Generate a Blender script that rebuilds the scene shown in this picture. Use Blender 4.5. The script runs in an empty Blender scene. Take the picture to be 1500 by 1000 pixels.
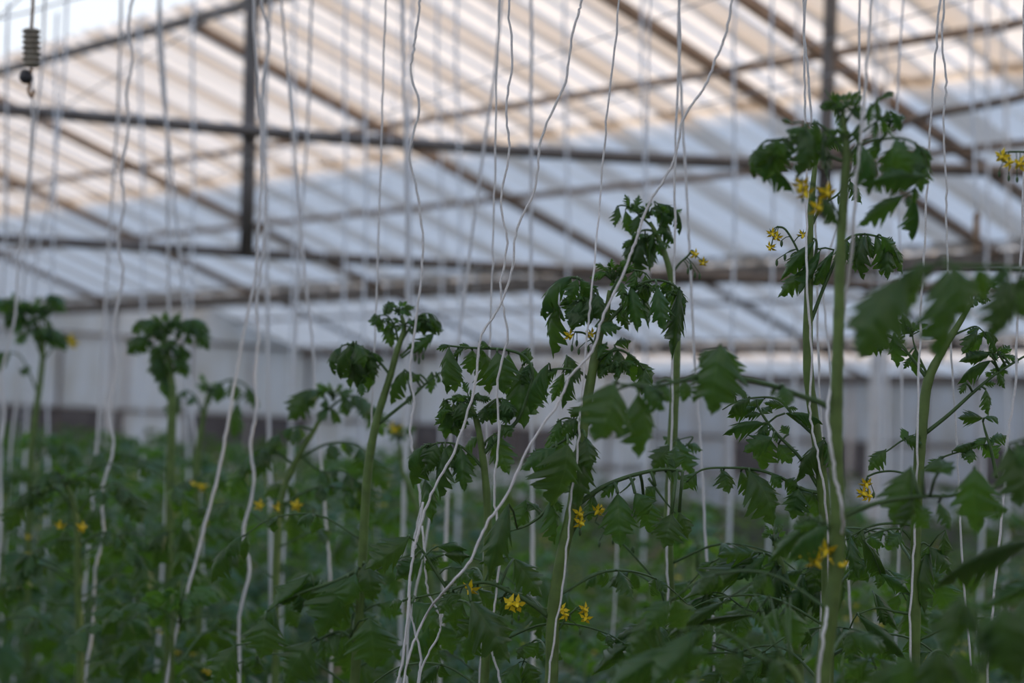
import bpy, math, random
from mathutils import Vector as V3, Matrix, Quaternion
D = bpy.data; SC = bpy.context.scene; COL = SC.collection
R = math.radians
# ------------------------------------------------------------------ camera, sky, sun, exposure
F = 2917.0; CAM = V3((0, 0, 1.75)); PITCH = math.atan(140/F); ROLL = R(2.4)
cf = V3((0, math.cos(PITCH), math.sin(PITCH)))
_r0 = V3((1, 0, 0)); _u0 = V3((0, -math.sin(PITCH), math.cos(PITCH)))
cr = _r0*math.cos(ROLL)+_u0*math.sin(ROLL); cu = -_r0*math.sin(ROLL)+_u0*math.cos(ROLL)
cd = D.cameras.new('camera'); cam = D.objects.new('camera', cd); COL.objects.link(cam)
cam.matrix_world = Matrix(((cr.x, cu.x, -cf.x, 0), (cr.y, cu.y, -cf.y, 0), (cr.z, cu.z, -cf.z, CAM.z), (0, 0, 0, 1)))
cd.sensor_width = 36; cd.lens = F*36/1500; cd.clip_start = .05; cd.clip_end = 300
cd.dof.use_dof = True; cd.dof.focus_distance = 2.42; cd.dof.aperture_fstop = 4.2
SC.camera = cam
SC.view_settings.view_transform = 'Standard'; SC.view_settings.look = 'None'
SC.view_settings.exposure = 0.0; SC.view_settings.gamma = 1.0; SC.view_settings.use_curve_mapping = False

w = D.worlds.new('sky'); SC.world = w; w.use_nodes = True
nt = w.node_tree; nt.nodes.clear()
tc = nt.nodes.new('ShaderNodeTexCoord'); sx = nt.nodes.new('ShaderNodeSeparateXYZ'); rp = nt.nodes.new('ShaderNodeValToRGB')
bg = nt.nodes.new('ShaderNodeBackground'); wo = nt.nodes.new('ShaderNodeOutputWorld')
rp.color_ramp.elements[0].color = (.86, .92, 1.0, 1); rp.color_ramp.elements[1].color = (.36, .58, 1.0, 1)
rp.color_ramp.elements[0].position = .22
nt.links.new(tc.outputs['Generated'], sx.inputs[0]); nt.links.new(sx.outputs['Z'], rp.inputs[0])
nt.links.new(rp.outputs[0], bg.inputs[0]); nt.links.new(bg.outputs[0], wo.inputs[0]); bg.inputs[1].default_value = 1.15

AZ = R(39)                                   # the greenhouse runs 39 degrees off the view axis
UU = V3((-math.sin(AZ), math.cos(AZ), 0)); VV = V3((math.cos(AZ), math.sin(AZ), 0)); ZZ = V3((0, 0, 1))
sun_off = R(-28)
sh = VV*math.cos(sun_off)+UU*math.sin(sun_off)
SUN_TAN = (0.325*2.2)/(8-2.2)*math.cos(sun_off)
to_sun = (sh+ZZ*SUN_TAN).normalized()
sl = D.lights.new('sun', 'SUN'); sl.energy = 7.9; sl.color = (1, .76, .50); sl.angle = R(1.2)
so = D.objects.new('sun', sl); COL.objects.link(so); so.location = (0, 0, 20)
so.rotation_euler = to_sun.to_track_quat('Z', 'Y').to_euler()

# ------------------------------------------------------------------ helpers
def W(px, py, d):
    return CAM+(cf+cr*((px-750)/F)+cu*((500-py)/F))*d
def link(name, me, parent=None):
    o = D.objects.new(name, me); COL.objects.link(o)
    if parent is not None: o.parent = parent
    return o
def tag(o, label=None, cat=None, group=None, kind=None):
    if label: o['label'] = label
    if cat: o['category'] = cat
    if group: o['group'] = group
    if kind: o['kind'] = kind
    return o
class MB:
    def __init__(s): s.v = []; s.f = []; s.m = []; s.uv = []; s.mi = 0
    def add(s, vs, fs, uv=None):
        b = len(s.v); s.v += [tuple(x) for x in vs]; s.f += [tuple(b+i for i in f) for f in fs]; s.m += [s.mi]*len(fs)
        s.uv += uv if uv else [(0, 0)]*len(vs)
    def box(s, c, ax, ay, az):
        vs = [c+ax*i+ay*j+az*k for i in (-1, 1) for j in (-1, 1) for k in (-1, 1)]
        s.add(vs, [(0, 1, 3, 2), (4, 6, 7, 5), (0, 4, 5, 1), (2, 3, 7, 6), (0, 2, 6, 4), (1, 5, 7, 3)])
    def bar(s, a, b, w_, h_, up=ZZ):
        y = (b-a); L = y.length; y.normalize(); x = y.cross(up).normalized(); z = x.cross(y)
        s.box((a+b)/2, x*w_/2, y*L/2, z*h_/2)
    def tube(s, pts, rad, n=6, cap=True):
        k = len(pts); rad = rad if isinstance(rad, (list, tuple)) else [rad]*k
        t0 = (pts[1]-pts[0]).normalized(); x = t0.orthogonal().normalized(); vs = []
        for i, p in enumerate(pts):
            t = (pts[min(i+1, k-1)]-pts[max(i-1, 0)])
            t = t.normalized() if t.length > 1e-9 else t0
            x = (x-t*x.dot(t)); x = x.normalized() if x.length > 1e-6 else t.orthogonal().normalized(); y = t.cross(x)
            for j in range(n):
                a = 2*math.pi*j/n; vs.append(p+(x*math.cos(a)+y*math.sin(a))*rad[i])
        fs = [(i*n+j, i*n+(j+1) % n, (i+1)*n+(j+1) % n, (i+1)*n+j) for i in range(k-1) for j in range(n)]
        if cap: fs += [tuple(range(n))[::-1], tuple((k-1)*n+j for j in range(n))]
        s.add(vs, fs)
    def mesh(s, name, mats, smooth=True):
        me = D.meshes.new(name); me.from_pydata(s.v, [], s.f)
        for m in (mats if isinstance(mats, (list, tuple)) else [mats]): me.materials.append(m)
        me.polygons.foreach_set('material_index', s.m)
        if smooth: me.polygons.foreach_set('use_smooth', [True]*len(s.f))
        ul = me.uv_layers.new(name='UVMap'); li = [0]*len(me.loops); me.loops.foreach_get('vertex_index', li)
        flat = []
        for i in li: flat += s.uv[i]
        ul.data.foreach_set('uv', flat); me.update(); return me
    def build(s, name, mats, parent=None, smooth=True): return link(name, s.mesh(name, mats, smooth), parent)
def spline(p, n=5):
    if len(p) < 3: return [p[0].lerp(p[-1], i/n) for i in range(n+1)]
    q = [p[0]*2-p[1]]+list(p)+[p[-1]*2-p[-2]]; out = []
    for i in range(1, len(q)-2):              # centripetal, so uneven spacing makes no loops
        a, b, c, d = q[i-1:i+3]
        t1 = max((b-a).length, 1e-6)**.5; t2 = t1+max((c-b).length, 1e-6)**.5; t3 = t2+max((d-c).length, 1e-6)**.5
        for j in range(n):
            t = t1+(t2-t1)*j/n
            A1 = a*((t1-t)/t1)+b*(t/t1); A2 = b*((t2-t)/(t2-t1))+c*((t-t1)/(t2-t1)); A3 = c*((t3-t)/(t3-t2))+d*((t-t2)/(t3-t2))
            B1 = A1*((t2-t)/t2)+A2*(t/t2); B2 = A2*((t3-t)/(t3-t1))+A3*((t-t1)/(t3-t1))
            out.append(B1*((t2-t)/(t2-t1))+B2*((t-t1)/(t2-t1)))
    out.append(p[-1]); return out

# ------------------------------------------------------------------ materials
def mat(name):
    m = D.materials.new(name); m.use_nodes = True; n = m.node_tree
    return m, n, n.nodes['Principled BSDF'], n.nodes['Material Output']
def N(n, t, **kw):
    x = n.nodes.new('ShaderNode'+t)
    for k, v in kw.items(): setattr(x, k, v)
    return x
def simple(name, c, rough=.6, metal=0, var=.15, scale=30, bump=.0):
    m, n, b, o = mat(name); b.inputs['Roughness'].default_value = rough; b.inputs['Metallic'].default_value = metal
    t = N(n, 'TexNoise'); t.inputs['Scale'].default_value = scale; t.inputs['Detail'].default_value = 4
    tcx = N(n, 'TexCoord'); n.links.new(tcx.outputs['Object'], t.inputs['Vector'])
    r = N(n, 'ValToRGB'); r.color_ramp.elements[0].position = .3; r.color_ramp.elements[1].position = .7
    r.color_ramp.elements[0].color = [x*(1-var) for x in c]+[1]; r.color_ramp.elements[1].color = [min(1, x*(1+var)) for x in c]+[1]
    n.links.new(t.outputs[0], r.inputs[0]); n.links.new(r.outputs[0], b.inputs['Base Color'])
    if bump:
        bm_ = N(n, 'Bump'); bm_.inputs['Strength'].default_value = bump; bm_.inputs['Distance'].default_value = .002
        n.links.new(t.outputs[0], bm_.inputs['Height']); n.links.new(bm_.outputs[0], b.inputs['Normal'])
    return m
def leafmat(name, c, trans, tw=.3, rough=.36):
    m, n, b, o = mat(name)
    uv = N(n, 'UVMap'); sp = N(n, 'SeparateXYZ'); n.links.new(uv.outputs[0], sp.inputs[0])
    def M(op, a, bb=None):
        x = N(n, 'Math', operation=op)
        for i, q in enumerate((a, bb)):
            if q is None: continue
            if isinstance(q, (int, float)): x.inputs[i].default_value = q
            else: n.links.new(q, x.inputs[i])
        return x.outputs[0]
    au = M('ABSOLUTE', sp.outputs[0])
    mid = M('LESS_THAN', au, .045)
    fr = M('ABSOLUTE', M('SUBTRACT', M('FRACT', M('MULTIPLY', sp.outputs[1], 7.0)), .5))
    vein = M('MULTIPLY', M('GREATER_THAN', fr, .455), .55)
    vv = M('MAXIMUM', mid, vein)
    oi = N(n, 'ObjectInfo'); nz = N(n, 'TexNoise'); nz.inputs['Scale'].default_value = 3.0; n.links.new(uv.outputs[0], nz.inputs['Vector'])
    hs = N(n, 'HueSaturation'); hs.inputs['Color'].default_value = (*c, 1)
    n.links.new(M('ADD', .485, M('MULTIPLY', oi.outputs['Random'], .03)), hs.inputs['Hue'])
    n.links.new(M('ADD', .72, M('ADD', M('MULTIPLY', oi.outputs['Random'], .35), M('MULTIPLY', nz.outputs[0], .4))), hs.inputs['Value'])
    mx = N(n, 'Mix', data_type='RGBA'); n.links.new(M('MULTIPLY', vv, .35), mx.inputs[0])
    n.links.new(hs.outputs[0], mx.inputs[6]); mx.inputs[7].default_value = (c[0]*2.6, c[1]*2.0, c[2]*2.0, 1)
    n.links.new(mx.outputs[2], b.inputs['Base Color']); b.inputs['Roughness'].default_value = rough
    b.inputs['Specular IOR Level'].default_value = .5
    bp = N(n, 'Bump'); bp.inputs['Strength'].default_value = .5; bp.inputs['Distance'].default_value = .0012
    n.links.new(M('ADD', M('MULTIPLY', fr, -1.6), M('MULTIPLY', nz.outputs[0], .4)), bp.inputs['Height']); n.links.new(bp.outputs[0], b.inputs['Normal'])
    tr = N(n, 'BsdfTranslucent'); h2 = N(n, 'HueSaturation'); h2.inputs['Color'].default_value = (*trans, 1)
    n.links.new(M('ADD', .8, M('MULTIPLY', oi.outputs['Random'], .4)), h2.inputs['Value']); n.links.new(h2.outputs[0], tr.inputs[0])
    ms = N(n, 'MixShader'); ms.inputs[0].default_value = tw
    n.links.new(b.outputs[0], ms.inputs[1]); n.links.new(tr.outputs[0], ms.inputs[2]); n.links.new(ms.outputs[0], o.inputs[0])
    return m
LEAF = leafmat('tomato_leaf', (.036, .090, .030), (.16, .33, .02), .36)
YOUNG = leafmat('young_leaf', (.050, .118, .036), (.18, .38, .03), .38)
STEM = simple('tomato_stem', (.105, .175, .042), .5, 0, .22, 60, .15)
RACH = simple('leaf_stalk', (.055, .115, .034), .5, 0, .2, 60)
PETAL = simple('yellow_petal', (.92, .68, .02), .5, 0, .15, 80)
SEPAL = simple('green_sepal', (.06, .13, .04), .6)
TWINE = simple('white_twine', (.74, .75, .78), .75, 0, .08, 500, .5)
PIPE = simple('weathered_steel', (.15, .122, .105), .6, .2, .35, 8, .2)
DARKP = simple('dark_steel', (.14, .125, .12), .55, .3, .3, 10)
WOOD = simple('rafter_timber', (.30, .22, .17), .8, 0, .3, 12, .2)
WIRE = simple('galvanised_wire', (.35, .34, .33), .5, .5, .2)
SOIL = simple('soil', (.10, .075, .05), .95, 0, .5, 6, .5)
GUTTER = simple('galvanised_gutter', (.20, .17, .15), .6, .2, .3, 5)
WHITEP = simple('white_painted_post', (.62, .62, .64), .6, 0, .15, 10)
WALLP = simple('grey_board', (.12, .12, .135), .7, 0, .3, 4)
CERAM = simple('grey_ceramic', (.26, .24, .20), .5, 0, .2, 40)
RUST = simple('rusty_rod', (.28, .17, .10), .7, .2, .35, 60)
BLACK = simple('dark_rubber', (.045, .045, .055), .5)
SPOOL = simple('brown_spool', (.30, .20, .13), .7)
def sheetmat(name, c, tw=.8):
    m, n, b, o = mat(name)
    tcx = N(n, 'TexCoord'); t = N(n, 'TexNoise'); t.inputs['Scale'].default_value = 1.4; t.inputs['Detail'].default_value = 5
    mp = N(n, 'Mapping'); mp.inputs['Scale'].default_value = (4, .6, 1); n.links.new(tcx.outputs['Object'], mp.inputs[0]); n.links.new(mp.outputs[0], t.inputs[0])
    r = N(n, 'ValToRGB'); r.color_ramp.elements[0].position = .3; r.color_ramp.elements[1].position = .62
    r.color_ramp.elements[0].color = (c[0]*.88, c[1]*.85, c[2]*.80, 1); r.color_ramp.elements[1].color = (*c, 1)
    n.links.new(t.outputs[0], r.inputs[0]); n.links.new(r.outputs[0], b.inputs['Base Color']); b.inputs['Roughness'].default_value = .45
    tr = N(n, 'BsdfTranslucent'); n.links.new(r.outputs[0], tr.inputs[0])
    ms = N(n, 'MixShader'); ms.inputs[0].default_value = tw
    n.links.new(b.outputs[0], ms.inputs[1]); n.links.new(tr.outputs[0], ms.inputs[2]); n.links.new(ms.outputs[0], o.inputs[0]); return m
SHEET = sheetmat('fibreglass_sheet', (.82, .775, .73), .86)
WSHEET = sheetmat('wall_sheet', (.77, .80, .83), .72)

# ------------------------------------------------------------------ the greenhouse shell
V0 = 6.22; PT = .325; HR = 4.35; HE = HR-4*PT
def G(u, v, z): return UU*u+VV*v+ZZ*z
U0, U1 = -5.0, 28.0
fl = MB(); fl.box(V3((2, 14, -.1)), V3((60, 0, 0)), V3((0, 60, 0)), V3((0, 0, .1))); tag(fl.build('floor', SOIL), kind='structure')
# one corrugated sheet in its own axes: x along the ridge, y down the slope; lapped over the next by .24 m
def sheet_mesh(name, L, wd=.86):
    mb = MB(); prof = []
    nrib = 4
    for k in range(nrib):
        x0 = k*wd/nrib; s = wd/nrib
        prof += [(x0, 0), (x0+s*.62, 0), (x0+s*.70, .016), (x0+s*.92, .016)]
    prof.append((wd, .0)); n = len(prof)
    vs = [V3((x, y, z+.012*x/wd)) for y in (0, L) for x, z in prof]
    mb.add(vs, [(i, i+1, n+i+1, n+i) for i in range(n-1)]); return mb.mesh(name, SHEET, False)
SL = 4*math.sqrt(1+PT*PT)
S1 = sheet_mesh('panel', SL*.525)
def slope(root, rv, sgn, names=(), us=None):
    """sheets of one roof slope; sgn +1 falls away from the camera, -1 towards it"""
    dn = (VV*sgn-ZZ*PT).normalized(); nx = UU if sgn > 0 else -UU
    nn = nx.cross(dn)
    if nn.z < 0: nn = -nn
    for row in (1, 0):
        u = U0
        while u < U1:
            o = link('panel', S1, root)
            p = G(u if sgn > 0 else u+.86, rv, HR)+dn*(row*SL*.5)+nn*(.05+.02*(1-row))
            o.matrix_world = Matrix(((nx.x, dn.x, nn.x, p.x), (nx.y, dn.y, nn.y, p.y), (nx.z, dn.z, nn.z, p.z), (0, 0, 0, 1)))
            u += .62
RAFT = [-3, .2, 3.6, 7.0, 7.75, 11.0, 14.4, 16.5, 19.5, 22.6, 25.6]
for k in (-1, 0, 1, 2):
    rv = V0+8*k
    rb = MB(); rb.bar(G(U0, rv, HR-.05), G(U1, rv, HR-.05), .05, .06)
    root = tag(rb.build('ceiling', PIPE, None, False), kind='structure')
    for sgn in ((1,) if k < 1 else (-1, 1)):
        slope(root, rv, sgn)
    for u in RAFT:
        for sgn in (-1, 1):
            if k == 0 and sgn < 0 and 5 < u < 24: continue
            m = MB(); m.bar(G(u, rv, HR-.09), G(u, rv+4*sgn, HE-.06), .042, .06); m.build('rafter', WOOD if k == 0 else PIPE, root, False)
    for v in (1.5, 2.62):
        for sgn in ((1,) if k == 0 else (-1, 1)):
            m = MB(); m.bar(G(U0, rv+v*sgn, HR-v*PT-.05), G(U1, rv+v*sgn, HR-v*PT-.05), .034, .04); m.build('purlin', WOOD if k == 0 else PIPE, root, False)
    m = MB(); c = G((U0+U1)/2, rv+4, HE-.06)
    m.box(c-ZZ*.05, UU*(U1-U0)/2, VV*.08, ZZ*.01); m.box(c+VV*.08, UU*(U1-U0)/2, VV*.008, ZZ*.05); m.box(c-VV*.08, UU*(U1-U0)/2, VV*.008, ZZ*.05)
    m.build('gutter', GUTTER, root, False)
    if k < 0: continue
    for u in ((2.0, 8.75, 19.5) if k == 0 else (2.0, 9.2, 12.6, 18.0, 23.0)):
        m = MB(); m.tube([G(u, rv+4, 0), G(u, rv+4, HE-.12)], .05, 10)
        p = m.build('trim_%d' % (k*5+int(u)), WHITEP, None); tag(p, kind='structure')
# end walls: sheets between posts above a grey board base
def wall(name, a, b, h, gable=None, boards=None):
    d = (b-a); L = d.length; d.normalize(); nrm = d.cross(ZZ)
    m = MB(); m.box((a+b)/2+ZZ*.3+nrm*.06, d*L/2, nrm*.05, ZZ*.3); root = tag(m.build(name, WALLP, None, False), kind='structure')
    sm = {}
    n = int(L/1.1); rnd = random.Random(len(name))
    for i in range(n):
        c = a+d*((i+.5)*L/n)
        for j, (z0, z1) in enumerate(((.62, 1.25), (1.27, 1.9), (1.92, h))):
            q = MB(); q.box(c+ZZ*(z0+z1)/2, d*(L/n/2-.03), nrm*.012, ZZ*(z1-z0)/2)
            dark = rnd.random() < (boards if boards else .20 if j == 1 else .06)
            q.build('panel', WALLP if dark else WSHEET, root, False)
        q = MB(); q.box(a+d*(i*L/n)+ZZ*h/2-nrm*.03, d*.035, nrm*.03, ZZ*h/2); q.build('post', WHITEP if i % 2 else PIPE, root, False)
    for z in (.61, 1.26, 1.91, h):
        q = MB(); q.box((a+b)/2+ZZ*z-nrm*.02, d*L/2, nrm*.03, ZZ*.03); q.build('rail', PIPE, root, False)
    if gable:
        for gv in gable:
            q = MB(); t = .012
            ue = a.dot(UU); vs = [G(ue, gv-4, HE), G(ue, gv+4, HE), G(ue, gv, HR)]; vs += [v+UU*t for v in vs]
            q.add(vs, [(0, 1, 2), (5, 4, 3), (0, 3, 4, 1), (1, 4, 5, 2), (2, 5, 3, 0)]); q.build('gable_panel', WSHEET, root, False)
wall('wall_left', G(U1, -2, 0), G(U1, V0+20, 0), HE, (V0, V0+8, V0+16))
wall('wall_front', G(U0, -9, 0), G(U0, V0+20, 0), HE, (V0-8, V0, V0+8, V0+16), .45)  # unseen end wall, added to stop the low sun; extra boards cut side light
wall('wall_back', G(U1, V0-12, 0), G(U0, V0-12, 0), HE, None, .45)  # unseen wall behind the camera, added to cut the flat frontal sky light
wall('wall_right', G(U1, V0+20.02, 0), G(U0, V0+20.02, 0), HE)

q = MB(); q.box(G(12, V0+27, 2.1), UU*22, VV*.15, ZZ*2.1); tag(q.build('wall_sun_block', WALLP, None, False), kind='structure')   # unseen slab added outside, keeps the low sun off the far wall
# pipe frame under the roof: two crossbars, two posts
fr = D.objects.new('pipe_frame', None); COL.objects.link(fr); fr.location = G(8, 3, 0)
bpy.context.view_layer.update()
def part_world(o, root):
    o.parent = root; o.matrix_parent_inverse = root.matrix_world.inverted()
tag(fr, 'dark steel pipe frame with two long crossbars and upright posts under the roof', 'frame')
def pipe(nm, pts, rad, m=PIPE, n=10):
    q = MB(); q.tube(spline(pts, 5), rad, n); o = q.build(nm, m); part_world(o, fr); return o
pipe('crossbar', [W(-500, 128, 9.2), W(0, 160, 9.2), W(500, 203, 9.2), W(1000, 235, 9.2), W(1500, 252, 9.2), W(2100, 280, 9.2)], .030)
pipe('crossbar', [W(-500, 330, 11), W(0, 350, 11), W(560, 382, 11), W(1000, 404, 11), W(1500, 428, 11), W(2100, 455, 11)], .030)
pipe('post', [W(374, -190, 9.26), W(361, 372, 9.26)], .034, DARKP)
pipe('post', [W(1225, -190, 9.26), W(1205, 320, 9.26)], .034, DARKP)
pipe('brace', [W(1560, 128, 9.3), W(1470, 148, 9.3), W(1330, 178, 9.4), W(1205, 240, 9.4)], .022)

# ------------------------------------------------------------------ wires over the rows
RD = V3((-math.sin(R(25)), math.cos(R(25)), 0)); RN = V3((math.cos(R(25)), math.sin(R(25)), 0))
ROWS = [.2, 1.08, 1.63, 2.7, 3.25]
ZW = 2.95
for i, c in enumerate(ROWS):
    m = MB(); m.tube([RN*c+RD*t+ZZ*ZW for t in (-.9, 5, 11)], .0025, 5)
    tag(m.build('support_wire', WIRE), 'thin steel wire stretched overhead along a row, strings tied to it', 'wire', 'overhead wires along the rows')
m = MB(); m.tube(spline([W(-40, 36, 6.5), W(40, 18, 6.5), W(110, -2, 6.5), W(260, -40, 6.5)]), .003, 5)
tag(m.build('support_wire', WIRE), 'thin wire crossing the bright sky beside the ribbed insulator', 'wire')
m = MB(); m.tube(spline([W(980, 165, 6.5), W(1180, 118, 6.5), W(1330, 82, 6.5), W(1560, 22, 6.5)]), .0028, 5)
tag(m.build('support_wire', WIRE), 'thin wire rising across the sunlit roof behind the tallest plant', 'wire')

# ------------------------------------------------------------------ leaflets
STY = {  # stations, lobes per side, lobe depth, curl, fold
 'flat':  (48, 4, .40, .55, .6), 'droop': (48, 4, .44, 1.15, .8), 'curl': (48, 4, .46, 2.3, 1.0),
 'arch':  (48, 4, .38, 1.7, 1.5), 'young': (40, 4, .60, 1.3, .8), 'lo': (12, 3, .40, 1.1, .6)}
def leaflet_geo(style, seed, hs=3):
    nt_, lobes, dep, curl, fold = STY[style]; rnd = random.Random(seed*31+len(style)*7)
    ph = (rnd.random()*.5, rnd.random()*.5); curl *= rnd.uniform(.8, 1.2); tw = rnd.uniform(-.35, .35); side = rnd.uniform(-.12, .12)
    ly = []; y = z = 0.0
    for i in range(nt_+1):
        t = i/nt_; a = curl*(.5-t); ly.append((y, z)); y += math.cos(a)/nt_; z += math.sin(a)/nt_
    ey, ez = ly[-1]; L = math.hypot(ey, ez); ca, sa = ey/L, ez/L
    ly = [((a*ca+b*sa)/L, (-a*sa+b*ca)/L) for a, b in ly]
    vs = []; uv = []
    for i in range(nt_+1):
        t = i/nt_; yy, zz = ly[i]
        j0, j1 = max(i-1, 0), min(i+1, nt_); ty, tz = ly[j1][0]-ly[j0][0], ly[j1][1]-ly[j0][1]; q = math.hypot(ty, tz); ty /= q; tz /= q
        for s in range(-hs, hs+1):
            f = s/hs; sd = 0 if f < 0 else 1
            te = min(1, t)
            base = (max(te, .0)**.5)*((1-te)**1.25)*3.1*.5 if 0 < te < 1 else 0
            u = (te*lobes*1.02+ph[sd]) % 1.0; saw = min(1, u/.72)**.9 if u < .86 else (1-u)/.14
            u2 = (te*lobes*3+ph[1-sd]) % 1.0
            wd = base*(1-dep+dep*1.3*saw)*(1+(.0 if style == 'lo' else .20)*(u2-.5))
            x = f*wd+side*math.sin(t*math.pi)*.4
            sw = abs(f)*wd*.5*(1-t*.45)
            pz = -fold*(abs(f)**1.6)*wd*.55+.034*math.cos(2*math.pi*(lobes*1.02*t+ph[sd]))*abs(f)*min(1, wd*6)+x*tw*t*.6
            if wd > 0: pz += .02*math.sin(7*t+3*f+seed)*abs(f)
            vs.append(V3((x, yy+ty*sw-tz*pz, zz+tz*sw+ty*pz))); uv.append((f*min(1, wd/.25), t*1.0))
    c = 2*hs+1; fs = [(i*c+j, i*c+j+1, (i+1)*c+j+1, (i+1)*c+j) for i in range(nt_) for j in range(c-1)]
    return vs, fs, uv
LM = {}
for st in STY:
    for k in range(4):
        vs, fs, uv = leaflet_geo(st, k+1, 1 if st == 'lo' else 3)
        mb = MB(); mb.add(vs, fs, uv); LM[st, k] = mb
        if st != 'lo':
            for mm in (LEAF, YOUNG): LM[st, k, mm.name] = mb.mesh('leaflet', mm)
RND = random.Random(5)
def frame_m(B, T, wd, nrm):
    y = T-B; L = y.length; y = y/L; n = nrm-y*nrm.dot(y)
    n = n.normalized() if n.length > 1e-4 else y.orthogonal().normalized(); x = y.cross(n)
    return Matrix(((x.x*wd, y.x*L, n.x*L, B.x), (x.y*wd, y.y*L, n.y*L, B.y), (x.z*wd, y.z*L, n.z*L, B.z), (0, 0, 0, 1)))
def put_leaflet(parent, B, T, wd, style='droop', young=False, nrm=None, rnd=RND):
    me = LM[style, rnd.randrange(4), 'young_leaf' if young else 'tomato_leaf']
    o = link('leaflet', me, parent)
    if nrm is None: nrm = V3((rnd.uniform(-.7, .7), -1, rnd.uniform(.0, .8)))
    o.matrix_world = frame_m(B, T, wd, nrm); return o
# ------------------------------------------------------------------ plants
class Plant:
    def __init__(s, label, d, stem, rad, group=None, ground=True, sides=10):
        """stem: pixel points from low to high; rad: pixel radii there"""
        s.d = d; P = [W(x, y, d+(dd[0] if dd else 0)) for x, y, *dd in stem]; rd = [r*d/F for r in rad]
        if ground:
            b = P[0]; n = max(2, int(b.z/.25)); P = [V3((b.x+.02*math.sin(9*i), b.y+.02*math.cos(7*i), b.z*i/n)) for i in range(n)]+P; rd = [rd[0]*1.12]*n+rd
        s.P = spline(P, 5); rr = []
        for i in range(len(s.P)):
            k = i/5; a = int(min(k, len(rd)-2)); rr.append((rd[a]+(rd[a+1]-rd[a])*(k-a))*(1+.05*math.sin(i*2.3)))
        s.root = D.objects.new('tomato_plant', None); COL.objects.link(s.root); tag(s.root, label, 'plant', group)
        mb = MB(); mb.tube(s.P, rr, sides); mb.build('stem', STEM, s.root)
    def leaf(s, pts, auto=None, man=(), r=2.4, style='droop', young=False, sp=.62, d=None, droop=1.0, leafname='leaf'):
        d = d or s.d; P = [W(q[0], q[1], d+(q[2] if len(q) > 2 else 0)) for q in pts]; k = d/F
        return s.leaf_w(P, k, auto, man, r, style, young, sp, d, droop)
    def leaf_w(s, P, k, auto=None, man=(), r=2.4, style='droop', young=False, sp=.62, d=None, droop=1.0):
        C = spline(P, 6); n = len(C); mb = MB()
        mb.tube(C, [k*r*(1-.6*i/(n-1)) for i in range(n)], 6)
        todo = []
        for q in man:
            bx, by, tx, ty, wd = q[:5]; st = q[5] if len(q) > 5 else style; dd = q[6] if len(q) > 6 else RND.uniform(-.02, .02)
            B = W(bx, by, d+dd); T = W(tx, ty, d+dd+RND.uniform(-.01, .02)); todo.append((B, T, wd*k*1.08, st))
            if RND.random() < .6:
                v = T-B; l_ = v.length*RND.uniform(.35, .6); e = (v.normalized()+V3((RND.uniform(-.8, .8), RND.uniform(-.3, .4), RND.uniform(-.1, .5)))).normalized()
                c0 = C[max(0, min(n-1, min(range(n), key=lambda i: (C[i]-B).length)+RND.choice((-2, -1, 1, 2))))]
                if (c0-B).length < v.length*1.2: todo.append((c0, c0+e*l_, l_*.5, 'young'))
            c = min(C, key=lambda c: (c-B).length)
            if (c-B).length > .003: mb.tube([c, (c+B)/2+ZZ*.1*(c-B).length, B], k*r*.5, 5)
        if auto:
            np_, L = auto; L *= k
            for i in range(np_*2+1):
                term = i == np_*2
                f = 1.0 if term else .38+.56*(i//2)/max(1, np_-1 if np_ > 1 else 1)+RND.uniform(-.03, .03)
                f = min(f, .97) if not term else 1
                ix = min(n-1, int(f*(n-1))); p = C[ix]; t = (C[min(ix+1, n-1)]-C[max(ix-1, 0)]).normalized()
                sd = t.cross(ZZ); sd = sd.normalized() if sd.length > .05 else V3((1, 0, 0)); sd = sd*(1 if i % 2 else -1)
                a = (t*.6+ZZ*-droop*RND.uniform(.5, 1.1)) if term else (sd*.75+t*.35-ZZ*droop*RND.uniform(.45, 1.2))
                a = a+V3((RND.uniform(-.2, .2), RND.uniform(-.2, .2), 0)); a.normalize()
                l = L*(1.0 if term else (.5+.35*f)*RND.uniform(.75, 1.1)*(.62 if i % 4 > 1 and np_ > 2 else 1))
                B = p if term else p+(sd*.8+t*.4).normalized()*l*.14
                if not term: mb.tube([p, (p+B)/2+ZZ*l*.02, B], k*r*.42, 5)
                todo.append((B, B+a*l, l*sp*RND.uniform(.85, 1.15), style))
        lo = mb.build('leaf', RACH, s.root)
        for B, T, wd, st in todo:
            put_leaflet(lo, B, T, wd, st, young)
        return lo
    def tip(s, x, y, size, n=9, d=None, seed=1, up=.6):
        """growing tip: a whorl of small young leaflets"""
        d = d or s.d; rnd = random.Random(seed); k = d/F; A = W(x, y, d); mb = MB(); c = 0; L = []
        n = int(n*1.8)
        for i in range(n):
            a = 2.4*i+seed; e = up+rnd.uniform(-.6, .5); l = size*k*rnd.uniform(.55, 1.1)
            dr = V3((math.cos(a), math.sin(a)*.8, e)).normalized(); b = A+dr*l*.45; mb.tube([A-ZZ*l*.2, b], k*1.0, 5)
            L.append((b, b+(dr+V3((0, 0, rnd.uniform(-1.1, .2)))).normalized()*l*.7, l*.36))
        mb.tube([A-ZZ*size*k*.3, A+ZZ*size*k*.1], [k*3, k*1.5], 6)
        o = mb.build('shoot_tip', RACH, s.root)
        for B, T, wd in L: put_leaflet(o, B, T, wd, 'young', True, None, rnd)
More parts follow.
